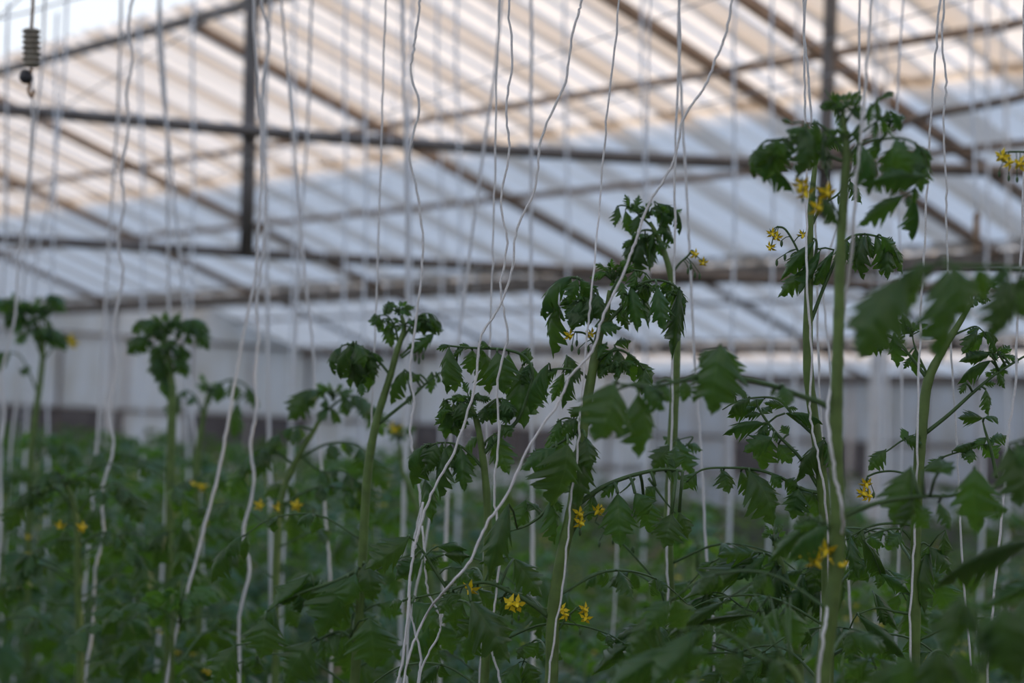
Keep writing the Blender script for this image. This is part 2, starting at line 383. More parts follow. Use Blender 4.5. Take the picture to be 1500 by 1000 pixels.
    def truss(s, pts, flowers, size=13, buds=(), d=None):
        d = d or s.d; k = d/F; P = spline([W(q[0], q[1], d+(q[2] if len(q) > 2 else 0)) for q in pts], 5)
        mb = MB(); mb.tube(P, [k*1.6]*len(P), 6)
        for bx, by in buds:
            B = W(bx, by, d); c = min(P, key=lambda c: (c-B).length); mb.tube([c, (c+B)/2+ZZ*k*2, B], k*.7, 5)
            mb.tube([B, B-ZZ*k*3, B-ZZ*k*7, B-ZZ*k*10], [k*1, k*2.2, k*2.0, k*.5], 6)
        tr = mb.build('flower_truss', RACH, s.root)
        for i, (fx, fy) in enumerate(flowers):
            B = W(fx, fy, d-.004); c = min(P, key=lambda c: (c-B).length)
            q = MB(); q.tube([c, (c+B)/2+ZZ*k*3, B], k*.8, 5)
            flower_geo(q, B, V3((RND.uniform(-.6, .6), -.75, RND.uniform(-.9, .1))).normalized(), size*k*1.15); q.build('flower', [RACH, PETAL, SEPAL], tr)
    def fill(s, z0, z1, step, length, seed, k=None, style='droop', away=True, clear=0):
        rnd = random.Random(seed); z = z0; a = rnd.uniform(0, 6); k = k or s.d/F
        while z < z1:
            i = min(range(len(s.P)), key=lambda i: abs(s.P[i].z-z)); b = s.P[i]; a += 2.4+rnd.uniform(-.4, .4); az = a
            dr = V3((math.cos(az), math.sin(az), 0))
            if away and dr.y < -.35: dr.y = -dr.y
            l = length*rnd.uniform(.8, 1.15)
            P = [b, b+dr*l*.35+ZZ*l*.16, b+dr*l*.7+ZZ*l*.12, b+dr*l-ZZ*l*.08]
            s.leaf_w(P, 2.4/F, (3, 105*length/.3), (), 2.4, rnd.choice(('droop', 'droop', 'arch', 'curl')), False, .62, s.d, 1.0)
            z += step*rnd.uniform(.8, 1.2)
def flower_geo(q, c, n, r):
    x = n.orthogonal().normalized(); y = n.cross(x)
    q.mi = 1
    for i in range(5):
        a = 2*math.pi*i/5; d = x*math.cos(a)+y*math.sin(a); e = n.cross(d)
        q.add([c, c+d*r*.30+e*r*.15+n*r*.05, c+d*r*.30-e*r*.15+n*r*.05, c+d*r*.62-n*r*.18], [(0, 1, 3, 2)])
    q.tube([c, c+n*r*.22, c+n*r*.5], [r*.12, r*.13, r*.03], 6)
    q.mi = 2
    for i in range(5):
        a = 2*math.pi*(i+.5)/5; d = x*math.cos(a)+y*math.sin(a); e = n.cross(d)
        q.add([c-n*r*.03, c+d*r*.25+e*r*.06-n*r*.06, c+d*r*.25-e*r*.06-n*r*.06, c+d*r*.5-n*r*.25], [(0, 1, 3, 2)])
    q.mi = 0

# ================================================================== the tall plants, one by one
# --- tallest, close to the lens
p = Plant('tallest tomato plant, thick pale stem with twine wound round it, top far above the others', 1.9,
  [(1204, 1010), (1217, 895), (1225, 825), (1227, 755), (1224, 650), (1225, 591), (1228, 490), (1232, 350), (1237, 271), (1240, 225), (1238, 195), (1234, 160)],
  [12.5, 12, 11.5, 11.5, 11, 10, 8.5, 7.5, 7, 6, 5, 3])
p.tip(1234, 160, 34, 11, seed=2)
p.tip(1240, 205, 34, 8, seed=41); p.tip(1212, 205, 30, 7, seed=42, d=1.95); p.tip(1304, 178, 26, 7, seed=43); p.tip(1135, 215, 30, 7, seed=44, up=-.2)
p.leaf([(1236, 190), (1226, 160), (1214, 140), (1209, 131)], None, [(1214, 141, 1238, 158, 12, 'young'), (1222, 155, 1232, 190, 12, 'young')], 2, young=True)
p.leaf([(1237, 185), (1250, 160), (1262, 142)], None, [(1252, 155, 1264, 138, 9, 'young'), (1247, 165, 1262, 178, 10, 'young')], 2, young=True)
p.leaf([(1240, 205), (1262, 180), (1278, 155), (1290, 142)], None, [(1288, 145, 1310, 137, 9, 'young'), (1275, 152, 1272, 185, 11, 'young'), (1284, 148, 1288, 175, 11, 'young')], 2.2, young=True)
p.leaf([(1241, 212), (1268, 190), (1290, 174), (1305, 165)], None, [(1297, 165, 1296, 202, 18, 'young'), (1307, 163, 1318, 192, 18, 'young'), (1310, 166, 1322, 182, 14, 'young'), (1285, 178, 1280, 205, 13, 'young')], 2.4, young=True)
p.leaf([(1237, 228), (1220, 200), (1200, 182), (1182, 182)], None, [(1178, 185, 1165, 262, 34, 'curl'), (1196, 182, 1184, 248, 28, 'curl', .03), (1206, 190, 1213, 268, 17, 'arch'), (1160, 180, 1144, 174, 9, 'young'), (1180, 190, 1150, 192, 15, 'young', -.03), (1188, 185, 1192, 235, 24, 'droop', .05)], 3)
p.leaf([(1236, 236), (1195, 222, .02), (1150, 206, .04), (1120, 208, .05), (1105, 228, .06), (1103, 252, .06)], None,
  [(1140, 205, 1103, 245, 30, 'curl', -.01), (1130, 207, 1118, 268, 32, 'curl', .0), (1150, 207, 1140, 262, 34, 'curl', .02), (1118, 210, 1106, 262, 24, 'curl', .03), (1112, 240, 1163, 284, 24, 'arch', .05), (1135, 204, 1150, 232, 20, 'young', -.04), (1150, 208, 1166, 225, 14, 'young', .0)], 2.6)
p.leaf([(1241, 230), (1262, 210), (1295, 203), (1330, 205), (1352, 222), (1359, 250)], None,
  [(1262, 212, 1271, 286, 28, 'curl', -.03), (1290, 205, 1262, 250, 24, 'droop', .0), (1325, 205, 1300, 272, 44, 'curl', .0), (1345, 215, 1322, 282, 46, 'curl', .01), (1352, 222, 1350, 284, 30, 'curl', .04), (1358, 258, 1272, 268, 40, 'arch', -.05), (1312, 203, 1338, 255, 36, 'curl', -.07), (1340, 212, 1362, 248, 24, 'curl', .02)], 3)
p.leaf([(1352, 240, .03), (1345, 268, .03), (1330, 284, .03), (1318, 287, .03)], None, [(1325, 284, 1255, 334, 27, 'droop', .03), (1338, 285, 1334, 356, 17, 'arch', .05), (1332, 286, 1328, 305, 12, 'young', .03)], 2)
p.leaf([(1238, 270), (1252, 250), (1268, 247), (1282, 262)], None, [(1280, 262, 1292, 285, 14, 'young'), (1262, 248, 1256, 275, 12, 'young')], 1.8, young=True)
p.leaf([(1232, 345), (1222, 318), (1208, 296), (1190, 286)], None, [(1206, 296, 1226, 328, 26, 'droop'), (1196, 288, 1184, 300, 12, 'young')], 2.2)
p.truss([(1231, 322), (1220, 300), (1205, 280), (1188, 268)], [(1173, 270), (1179, 282), (1211, 282), (1198, 304)], 24, [(1176, 288), (1188, 292)])
# left leaf reaching far across
p.leaf([(1220, 602), (1207, 592), (1168, 578), (1136, 566), (1095, 556), (1058, 550), (1010, 555, -.02), (972, 563, -.04), (940, 566, -.06), (905, 562, -.07)], None,
  [(1056, 505, 1042, 610, 74, 'droop', -.03), (1062, 510, 1078, 560, 34, 'droop', .02), (1050, 510, 1024, 540, 26, 'curl', .0), (1148, 565, 1152, 598, 32, 'droop', -.02),
   (900, 560, 868, 648, 72, 'droop', -.10), (935, 575, 934, 672, 54, 'droop', -.05), (942, 566, 974, 602, 34, 'droop', -.06), (905, 570, 908, 640, 44, 'curl', -.02), (962, 560, 985, 590, 26, 'droop'), (1004, 556, 1000, 590, 24, 'droop')], 5)
p.leaf([(1058, 550), (1056, 520), (1055, 503)], None, [], 2.6)
p.leaf([(1228, 760), (1260, 745), (1300, 733), (1345, 727), (1395, 725), (1425, 712)], None,
  [(1334, 684, 1309, 772, 58, 'droop', .02), (1428, 684, 1432, 782, 60, 'droop', -.04), (1350, 690, 1400, 676, 22, 'arch', .0), (1375, 690, 1402, 684, 20, 'arch', -.03), (1440, 735, 1478, 748, 26, 'droop'), (1340, 740, 1360, 775, 34, 'droop', .04), (1375, 735, 1392, 778, 26, 'droop', .05)], 5)
p.leaf([(1335, 727), (1336, 700), (1334, 682)], None, [], 2); p.leaf([(1420, 715), (1426, 695), (1428, 682)], None, [], 2)
p.leaf([(1224, 800), (1212, 772), (1190, 760), (1165, 765)], None, [(1215, 768, 1153, 824, 34, 'arch', -.03), (1195, 760, 1122, 828, 30, 'arch', .05), (1180, 762, 1210, 790, 26, 'droop', .05)], 3)
p.truss([(1224, 830), (1215, 800), (1200, 790), (1186, 795)], [(1178, 808), (1195, 822), (1212, 806), (1229, 826)], 26, [(1165, 812), (1172, 830)])
p.fill(1.2, 1.6, 0.05, 0.2, 3)
# --- its neighbour behind
p = Plant('tomato plant close behind the tallest one, slimmer stem, yellow truss pointing away from it', 2.45,
  [(1212, 1010), (1210, 800), (1203, 693), (1192, 612), (1184, 542), (1185, 400), (1187, 320), (1192, 260), (1198, 215)], [9, 9, 9, 8, 8, 6.5, 5.5, 4, 2.5])
p.tip(1199, 212, 34, 8, seed=71)
p.leaf([(1188, 470), (1205, 425), (1222, 385), (1232, 360), (1250, 345), (1280, 345), (1305, 358), (1318, 385)], None,
  [(1250, 345, 1252, 400, 22), (1268, 343, 1266, 410, 24, 'curl'), (1282, 344, 1290, 405, 26, 'curl'), (1298, 352, 1300, 412, 24), (1308, 358, 1322, 402, 22), (1240, 352, 1228, 395, 22), (1262, 345, 1280, 380, 20, 'young'), (1222, 390, 1186, 420, 22, 'arch'), (1290, 345, 1312, 375, 18, 'young')], 3)
p.leaf([(1189, 330), (1205, 300), (1227, 285), (1245, 262)], None, [(1245, 265, 1262, 300, 22), (1227, 285, 1240, 312, 16)], 2.4)
p.leaf([(1187, 400), (1196, 365), (1194, 350), (1180, 352)], None, [(1194, 352, 1142, 412, 25, 'arch'), (1202, 366, 1168, 434, 22, 'arch'), (1180, 395, 1139, 436, 26, 'droop'), (1222, 366, 1190, 420, 20, 'arch')], 2.6)
p.truss([(1182, 405), (1172, 375), (1160, 350), (1148, 334), (1138, 332)], [(1131, 342), (1138, 347), (1129, 362), (1176, 344)], 14, [(1150, 372), (1138, 380), (1160, 372), (1145, 352)])
p.leaf([(1195, 640), (1165, 612), (1140, 585), (1100, 583), (1075, 590), (1058, 600)], None,
  [(1100, 583, 1066, 608, 22, 'arch'), (1120, 584, 1088, 600, 16, 'young'), (1160, 607, 1205, 622, 17, 'arch'), (1150, 595, 1118, 590, 14), (1070, 565, 1074, 590, 14), (1085, 570, 1094, 585, 10, 'young')], 2.4)
p.leaf([(1200, 715), (1170, 668), (1135, 632), (1110, 595), (1108, 585)], None,
  [(1108, 596, 1064, 612, 20, 'arch', .01), (1120, 620, 1058, 638, 26, 'arch'), (1128, 630, 1112, 640, 14), (1150, 605, 1205, 622, 18, 'arch'), (1155, 636, 1145, 622, 14), (1120, 632, 1118, 690, 46, 'droop', .02), (1132, 640, 1088, 662, 30, 'droop'), (1140, 650, 1160, 680, 30)], 3.2)
p.leaf([(1202, 722), (1175, 716), (1145, 700), (1110, 688), (1070, 685), (1028, 688), (1005, 706)], None,
  [(1098, 690, 1132, 772, 52, 'droop', -.02), (1130, 695, 1145, 715, 20), (1060, 688, 1067, 724, 34, 'droop', .02), (1020, 692, 1000, 718, 30, 'arch'), (1150, 702, 1168, 718, 20), (1085, 690, 1100, 730, 26, 'droop', .03)], 3)
p.leaf([(1204, 740), (1190, 722), (1172, 712)], None, [(1170, 715, 1160, 762, 36), (1190, 722, 1155, 742, 28), (1192, 722, 1200, 765, 34)], 2.4)
p.leaf([(1206, 690), (1212, 655), (1205, 640)], None, [(1208, 642, 1166, 708, 30, 'arch'), (1212, 650, 1225, 690, 26)], 2.4)
p.fill(1.1, 1.64, 0.045, 0.22, 8)
# --- right, forked
p = Plant('forked tomato plant beside the tallest one, bright green stem splitting into a Y', 2.4,
  [(1338, 1010), (1341, 850), (1342, 760), (1346, 680), (1350, 630), (1360, 556), (1378, 518), (1406, 472), (1422, 445)], [8.5, 8, 8, 8.5, 8.5, 7.5, 6, 4.5, 3])
p.tip(1424, 440, 34, 10, seed=4); p.tip(1446, 424, 22, 6, seed=9)
p.leaf([(1394, 492), (1412, 484), (1430, 478), (1445, 490)], None, [(1432, 482, 1408, 520, 20), (1440, 486, 1462, 500, 18), (1446, 488, 1458, 520, 16)], 2)
p.leaf([(1357, 553), (1340, 530), (1322, 508), (1308, 496)], None, [(1310, 488, 1315, 540, 24), (1300, 490, 1268, 522, 22), (1342, 508, 1345, 552, 19, 'curl'), (1325, 492, 1322, 460, 12, 'young'), (1320, 490, 1345, 476, 10, 'young'), (1296, 492, 1285, 516, 16)], 3)
p.leaf([(1358, 548), (1346, 522), (1338, 500), (1336, 480)], None, [(1336, 482, 1320, 458, 10, 'young'), (1337, 485, 1356, 475, 9, 'young'), (1336, 490, 1326, 478, 9, 'young')], 2, young=True)
p.tip(1335, 486, 24, 7, seed=6)
p.leaf([(1356, 634), (1390, 607), (1425, 575), (1458, 548), (1490, 528), (1512, 515)], None,
  [(1450, 518, 1404, 530, 21, 'arch'), (1440, 490, 1410, 518, 22), (1452, 528, 1402, 564, 20, 'arch'), (1415, 560, 1406, 578, 12, 'young'), (1444, 570, 1447, 610, 17), (1462, 545, 1472, 570, 12), (1470, 530, 1466, 560, 13), (1440, 562, 1460, 562, 9, 'young'), (1478, 520, 1492, 530, 12), (1465, 520, 1480, 505, 13, 'young'), (1452, 545, 1444, 552, 10)], 3.6)
p.tip(1458, 520, 26, 8, seed=12)
p.leaf([(1352, 650), (1330, 642), (1300, 660), (1280, 672)], None, [(1330, 632, 1318, 640, 22), (1298, 658, 1272, 690, 26), (1325, 640, 1352, 652, 20)], 2)
p.leaf([(1347, 690), (1380, 670), (1410, 660), (1440, 650)], None, [(1395, 660, 1432, 648, 18, 'arch'), (1420, 655, 1420, 680, 20), (1440, 650, 1462, 672, 24), (1375, 672, 1362, 690, 22)], 2)
p.leaf([(1460, 700), (1452, 660), (1443, 630), (1440, 618)], None, [(1440, 612, 1402, 612, 22, 'arch'), (1442, 612, 1462, 614, 16, 'young'), (1450, 645, 1478, 640, 18), (1446, 640, 1424, 658, 16)], 3)
p.leaf([(1344, 770), (1310, 766), (1270, 772), (1240, 790)], None, [(1262, 790, 1298, 848, 28, 'arch'), (1245, 785, 1258, 850, 22, 'curl'), (1235, 790, 1228, 830, 24)], 2.6)
p.leaf([(1342, 800), (1320, 775), (1290, 778), (1265, 790)], None, [(1320, 780, 1300, 800, 24), (1290, 840, 1335, 870, 22, 'arch')], 2.4)
p.leaf([(1342, 810), (1352, 795), (1362, 800)], None, [(1362, 800, 1356, 900, 26, 'curl'), (1385, 775, 1383, 825, 18, 'arch')], 2.4)
p.leaf([(1341, 900), (1310, 895), (1285, 890), (1255, 900)], None, [(1278, 865, 1316, 925, 24, 'arch'), (1258, 902, 1328, 968, 30, 'arch', -.03), (1245, 920, 1250, 980, 26)], 2.6)
p.truss([(1345, 700), (1310, 690), (1285, 692), (1270, 698)], [(1269, 708), (1264, 722), (1272, 726)], 17, [(1280, 720)])
p.fill(1.1, 1.63, 0.04, 0.22, 13)
# --- centre
p = Plant('tall tomato plant with thick green stem, a twine running straight along that stem', 2.35,
  [(807, 1010), (811, 895), (827, 797), (839, 741), (850, 660), (858, 600), (870, 532), (878, 490), (888, 460), (893, 425)], [10, 10, 9.5, 9, 8, 7.5, 7, 6.5, 5, 3])
p.tip(898, 405, 30, 12, seed=3); p.tip(906, 398, 22, 8, seed=5)
p.tip(850, 438, 34, 8, seed=45, up=-.2); p.tip(872, 448, 34, 8, seed=46, up=-.3); p.tip(945, 415, 26, 7, seed=47, up=-.2); p.tip(985, 425, 26, 6, seed=48, up=-.4); p.tip(900, 530, 34, 8, seed=49, up=-.1)
p.leaf([(884, 472), (868, 430), (848, 408), (826, 408), (808, 420), (802, 440)], None,
  [(815, 440, 811, 526, 36, 'droop', .02), (838, 405, 800, 470, 30, 'curl', .0), (846, 408, 832, 445, 22), (860, 420, 850, 460, 24), (870, 430, 862, 478, 26, 'curl'), (850, 410, 872, 440, 22, 'young'), (800, 452, 792, 463, 12)], 3)
p.leaf([(886, 468), (878, 440), (870, 420), (850, 418), (835, 425)], None,
  [(860, 466, 826, 462, 30, 'droop', -.03), (852, 440, 838, 485, 26, 'curl', -.02), (840, 425, 828, 462, 22, 'young'), (866, 425, 856, 462, 20, 'young'), (875, 430, 880, 470, 22, 'curl', -.03), (872, 478, 912, 480, 22, 'flat', -.03)], 2.6)
p.leaf([(886, 476), (905, 456), (920, 440), (935, 418), (960, 410), (982, 415), (1000, 428)], None,
  [(924, 418, 934, 488, 27, 'droop', -.01), (940, 420, 951, 482, 14, 'arch'), (962, 420, 973, 487, 30, 'droop', -.02), (996, 420, 984, 528, 30, 'arch', .0), (908, 446, 921, 486, 16, 'droop', .03), (950, 415, 940, 450, 18, 'young'), (980, 416, 992, 470, 22, 'curl', .02), (912, 430, 922, 455, 24, 'young', -.02), (986, 415, 1003, 462, 20, 'curl', .01)], 3.4)
p.leaf([(890, 440), (905, 410), (925, 396), (945, 400), (955, 412)], None, [(930, 396, 925, 430, 18, 'young'), (945, 402, 948, 432, 16, 'young'), (915, 402, 930, 385, 10, 'young'), (905, 410, 912, 440, 20, 'young')], 2.2, young=True)
p.truss([(872, 520), (868, 500), (856, 488), (842, 486)], [(834, 491), (866, 489)], 15, [(838, 505), (848, 510), (862, 506), (845, 498)])
p.leaf([(866, 560), (850, 545), (825, 540), (803, 543), (790, 555)], None,
  [(804, 532, 778, 608, 26, 'arch', -.03), (830, 520, 842, 555, 24), (838, 545, 824, 600, 20, 'arch', -.02), (850, 540, 832, 560, 24), (826, 545, 808, 590, 18)], 2.6)
p.leaf([(868, 545), (885, 520), (905, 512), (930, 525), (945, 545)], None,
  [(890, 515, 876, 555, 26), (905, 512, 902, 560, 30, 'curl'), (920, 518, 930, 560, 28), (935, 530, 955, 565, 26), (900, 505, 925, 500, 16, 'young'), (875, 525, 890, 500, 14, 'young'), (945, 540, 940, 580, 22)], 2.8)
p.leaf([(858, 640), (848, 620), (830, 612), (815, 618)], None, [(845, 612, 822, 640, 26), (850, 595, 836, 612, 20), (818, 620, 815, 690, 40, 'droop', .04)], 2.4)
p.leaf([(866, 600), (862, 620), (845, 632), (826, 645), (808, 655)], None,
  [(832, 650, 806, 742, 72, 'droop', -.08), (850, 648, 846, 748, 46, 'droop', -.02), (800, 665, 775, 668, 16, 'young'), (815, 655, 762, 690, 32, 'droop', -.05), (858, 640, 866, 690, 34, 'droop', -.03), (800, 670, 788, 700, 22)], 3.6)
p.leaf([(812, 730), (792, 755), (770, 770), (745, 778)], None, [(745, 738, 716, 852, 36, 'curl', -.05), (770, 732, 755, 775, 28), (805, 735, 812, 798, 34, 'droop'), (790, 745, 770, 738, 20)], 3)
p.leaf([(842, 742), (862, 727), (885, 712), (930, 695), (975, 687), (1000, 690)], None,
  [(905, 722, 909, 803, 48, 'droop', -.02), (930, 722, 950, 755, 36, 'curl', -.02), (943, 728, 956, 784, 34, 'droop', .03), (984, 752, 972, 804, 46, 'droop', -.02), (960, 712, 945, 730, 24, 'arch'), (975, 690, 1000, 700, 22), (870, 725, 862, 765, 24, 'droop', .03), (995, 750, 1008, 790, 26), (985, 690, 990, 650, 26)], 5)
p.leaf([(930, 700), (920, 712), (908, 722)], None, [], 2); p.leaf([(950, 700), (975, 735), (990, 752)], None, [], 2)
p.leaf([(803, 902), (780, 885), (750, 868), (715, 853), (690, 855), (655, 865), (610, 875)], None,
  [(690, 880, 747, 972, 56, 'droop', -.04), (604, 882, 645, 920, 44, 'droop', -.03), (665, 868, 643, 900, 24), (735, 880, 750, 900, 26), (700, 862, 740, 900, 24), (590, 880, 570, 890, 16), (660, 868, 668, 885, 22), (752, 818, 795, 876, 42, 'droop', .03), (725, 850, 720, 830, 14)], 4.4)
p.leaf([(710, 852), (722, 825), (740, 816), (752, 817)], None, [(738, 816, 700, 826, 12, 'young')], 1.8)
p.leaf([(655, 862), (635, 832), (618, 805), (605, 790), (596, 785)], None,
  [(600, 786, 532, 834, 40, 'droop', -.02), (640, 800, 685, 806, 20, 'arch'), (650, 812, 690, 815, 22, 'arch'), (608, 815, 580, 842, 28), (618, 818, 578, 850, 30), (660, 830, 690, 850, 24)], 3)
p.truss([(745, 860), (752, 870)], [(748, 884), (757, 885), (690, 862)], 22, [(760, 900), (750, 905)])
p.truss([(808, 940), (830, 905), (845, 890)], [(856, 892), (858, 905), (824, 893), (828, 900)], 16, [(850, 920), (835, 900)])
p.truss([(835, 790), (845, 770), (862, 752), (872, 750)], [(876, 748), (848, 752), (850, 765)], 18, [(850, 775)])
p.fill(1.1, 1.6, 0.05, 0.2, 21)
# --- behind the centre one
p = Plant('tomato plant just behind the thick central stem, leaning head, yellow truss to one side', 2.75,
  [(976, 1010), (982, 900), (979, 780), (982, 700), (986, 620), (990, 500), (983, 405), (966, 352), (952, 325)], [7, 7, 7, 7.5, 7.5, 7, 5, 4, 2.5])
p.tip(950, 312, 26, 9, seed=8)
p.tip(948, 345, 32, 8, seed=51, up=-.3); p.tip(975, 318, 24, 6, seed=52)
p.leaf([(958, 335), (940, 318), (922, 303), (905, 302), (899, 318)], None, [(906, 303, 900, 334, 17, 'young'), (916, 308, 926, 345, 18, 'curl'), (922, 303, 915, 284, 12, 'young'), (930, 310, 936, 284, 11, 'young'), (935, 315, 925, 345, 15)], 2, young=False)
p.leaf([(962, 345), (970, 320), (965, 300), (960, 296)], None, [(958, 296, 988, 356, 17, 'arch'), (978, 300, 994, 345, 14, 'curl'), (970, 312, 985, 330, 16), (965, 330, 990, 358, 20, 'droop')], 2.2)
p.leaf([(965, 350), (955, 338), (940, 338), (928, 350)], None, [(945, 345, 938, 408, 26, 'curl'), (930, 350, 922, 392, 22, 'curl'), (955, 345, 952, 400, 16, 'arch'), (938, 345, 948, 375, 24), (925, 352, 940, 395, 20)], 2.4)
p.truss([(983, 404), (995, 386), (1008, 374), (1014, 366)], [(1018, 372), (1030, 384)], 13, [(1008, 392), (1018, 398), (1025, 400), (1012, 386)])
p.leaf([(986, 640), (1000, 655), (1015, 640), (990, 645)], None, [(990, 645, 1018, 700, 26), (1005, 650, 1030, 660, 18), (985, 650, 955, 690, 34), (1000, 650, 970, 640, 20)], 2)
p.truss([(979, 905), (965, 860), (930, 815), (900, 785), (872, 764)], [(880, 746)], 12, [(898, 788), (928, 800), (878, 792)])
p.fill(1.0, 1.63, 0.05, 0.23, 34)
# --- left of the centre
p = Plant('slender tomato plant with a curled leaf ball on one arm and a small round head', 2.85,
  [(518, 1010), (524, 940), (531, 820), (540, 680), (552, 615), (572, 549), (582, 512), (592, 480), (588, 462)], [7.5, 7, 6.5, 6.5, 6, 5, 4.5, 3.5, 2.5])
p.tip(585, 455, 24, 12, seed=7)
p.tip(592, 472, 26, 7, seed=53, up=-.1); p.tip(624, 468, 24, 7, seed=54, up=-.2); p.tip(556, 468, 20, 6, seed=55, up=-.3); p.tip(520, 525, 34, 8, seed=56, up=-.1)
p.leaf([(572, 550), (556, 530), (543, 518), (522, 505), (502, 506), (490, 520)], None,
  [(540, 515, 548, 560, 22, 'curl'), (525, 505, 528, 572, 30, 'curl'), (510, 503, 512, 570, 30, 'curl'), (500, 508, 492, 550, 24, 'curl'), (532, 510, 538, 575, 26, 'curl', .03), (515, 504, 500, 556, 24, 'curl', -.04), (545, 516, 562, 530, 11, 'young'), (520, 505, 532, 540, 26, 'curl', -.05), (528, 560, 530, 582, 14)], 2.4)
p.leaf([(585, 505), (600, 480), (615, 462), (632, 460), (642, 470)], None,
  [(612, 462, 606, 490, 18, 'young'), (622, 460, 622, 492, 20, 'curl'), (632, 461, 636, 490, 18, 'curl'), (640, 468, 643, 492, 12, 'young'), (618, 470, 632, 485, 18, 'young'), (608, 465, 628, 470, 16, 'young')], 2.2)
p.leaf([(583, 500), (578, 478), (566, 462), (552, 462)], None, [(566, 475, 574, 510, 20), (556, 464, 552, 480, 12, 'young'), (548, 460, 546, 474, 10, 'young'), (562, 462, 570, 440, 10, 'young'), (556, 470, 562, 488, 14)], 2)
p.leaf([(586, 522), (602, 508), (618, 500)], None, [(636, 488, 603, 518, 20, 'young'), (618, 502, 612, 520, 8, 'young')], 2)
p.truss([(588, 525), (605, 512), (618, 510)], [], 12, [(608, 520), (614, 524), (620, 518)])
p.leaf([(555, 620), (578, 602), (605, 580), (630, 556), (645, 545)], None,
  [(592, 541, 573, 594, 24, 'droop'), (602, 545, 585, 560, 16), (632, 545, 631, 578, 17, 'droop'), (615, 548, 604, 560, 14), (638, 545, 645, 560, 12)], 3)
p.leaf([(604, 580), (598, 560), (592, 542)], None, [], 1.6)
p.leaf([(531, 830), (505, 845), (480, 855), (440, 868), (410, 882), (390, 896)], None,
  [(388, 906, 382, 965, 56, 'droop', -.05), (455, 838, 392, 890, 26, 'arch'), (470, 850, 412, 888, 20, 'arch'), (438, 872, 440, 898, 22), (510, 845, 465, 935, 62, 'droop', -.02), (535, 825, 545, 880, 40, 'curl', -.04), (500, 850, 490, 890, 32), (520, 840, 500, 890, 34, 'curl', -.06)], 3.6)
p.leaf([(524, 945), (500, 925), (470, 935), (440, 950)], None, [(455, 938, 418, 1004, 54, 'droop', -.05), (540, 905, 549, 982, 66, 'droop', -.08), (500, 930, 470, 950, 36), (345, 945, 312, 1004, 42, 'droop')], 3)
p.leaf([(526, 900), (540, 890), (556, 884)], None, [(556, 884, 590, 900, 26), (525, 870, 560, 860, 30)], 2.4)
p.fill(1.0, 1.62, 0.045, 0.23, 55)
# --- short one in the middle
p = Plant('shorter tomato plant between two white twines, drooping lobed leaves around its low head', 2.5,
  [(709, 1010), (713, 870), (714, 740), (706, 660), (698, 616), (688, 592)], [6.5, 6.5, 6, 5, 4.5, 3])
p.tip(690, 588, 30, 12, seed=11)
p.tip(668, 600, 32, 7, seed=57, up=-.3); p.tip(732, 600, 30, 8, seed=58, up=-.3); p.tip(645, 672, 34, 8, seed=59, up=-.4)
p.leaf([(696, 610), (680, 592), (660, 584), (648, 588)], None, [(656, 590, 652, 645, 30, 'droop'), (664, 590, 670, 642, 32, 'droop', .02), (675, 588, 682, 620, 28, 'curl'), (650, 585, 655, 605, 20, 'young'), (680, 590, 690, 612, 20, 'young')], 2.4)
p.leaf([(698, 615), (712, 596), (730, 584), (746, 590), (752, 606)], None, [(728, 586, 722, 622, 26, 'curl'), (740, 586, 742, 620, 26, 'curl'), (748, 592, 750, 614, 18, 'curl'), (718, 592, 712, 618, 20, 'young'), (735, 585, 752, 605, 18, 'young'), (710, 596, 706, 622, 20, 'young')], 2.4)
p.leaf([(709, 688), (692, 668), (672, 652), (648, 648), (628, 652)], None,
  [(630, 650, 608, 716, 30, 'curl'), (640, 650, 626, 690, 30, 'droop'), (652, 655, 645, 735, 28, 'droop', -.02), (675, 655, 680, 722, 30, 'droop', -.01), (620, 655, 602, 690, 18, 'curl'), (660, 650, 655, 690, 28, 'curl'), (685, 662, 692, 690, 20), (622, 700, 632, 768, 24, 'curl', .03)], 2.6)
p.leaf([(705, 655), (718, 640), (735, 630)], None, [(724, 635, 746, 696, 36, 'flat', .02), (735, 622, 750, 640, 22), (700, 640, 680, 660, 24)], 2)
p.leaf([(708, 665), (730, 640), (756, 618), (772, 580), (780, 545), (768, 522), (740, 512), (705, 510), (675, 508), (655, 506)], None,
  [(658, 508, 655, 578, 34, 'droop'), (668, 535, 666, 576, 26, 'droop', .02), (692, 512, 690, 550, 26), (706, 512, 716, 578, 34, 'droop', .03), (728, 515, 738, 578, 44, 'droop', -.01), (745, 518, 742, 580, 36, 'droop', .03), (765, 535, 768, 630, 50, 'droop', .01), (780, 535, 786, 602, 34, 'droop', .04), (660, 505, 638, 512, 10, 'young'), (690, 510, 672, 504, 10, 'young'), (760, 518, 782, 525, 22), (716, 508, 700, 500, 12)], 3.4)
p.fill(1.0, 1.6, 0.05, 0.2, 66)
# --- plant off to the right, only its nearest leaves in view
p = Plant('nearest tomato plant at the very edge, only soft unfocused big leaves reaching in', 1.5,
  [(1590, 1100), (1585, 700), (1580, 420), (1575, 330)], [13, 12, 10, 6])
p.leaf([(1580, 420), (1530, 400), (1480, 392), (1430, 390), (1385, 388), (1345, 392), (1322, 402)], None,
  [(1322, 404, 1256, 530, 86, 'droop', -.02), (1340, 395, 1300, 470, 56, 'droop', .04), (1346, 388, 1332, 436, 44, 'droop'), (1386, 392, 1375, 535, 62, 'droop', .0), (1395, 388, 1418, 470, 56, 'droop', -.06), (1432, 392, 1442, 440, 38, 'droop'), (1480, 408, 1452, 505, 56, 'droop', -.02), (1492, 405, 1500, 470, 44, 'droop'), (1460, 392, 1474, 415, 26, 'young')], 5)
p.leaf([(1582, 300), (1550, 240), (1520, 228)], None, [], 3)
p.truss([(1580, 350), (1540, 250), (1505, 224), (1478, 222)], [(1468, 229), (1495, 240), (1478, 238)], 19, [(1464, 250), (1478, 256), (1490, 258)], d=2.1)
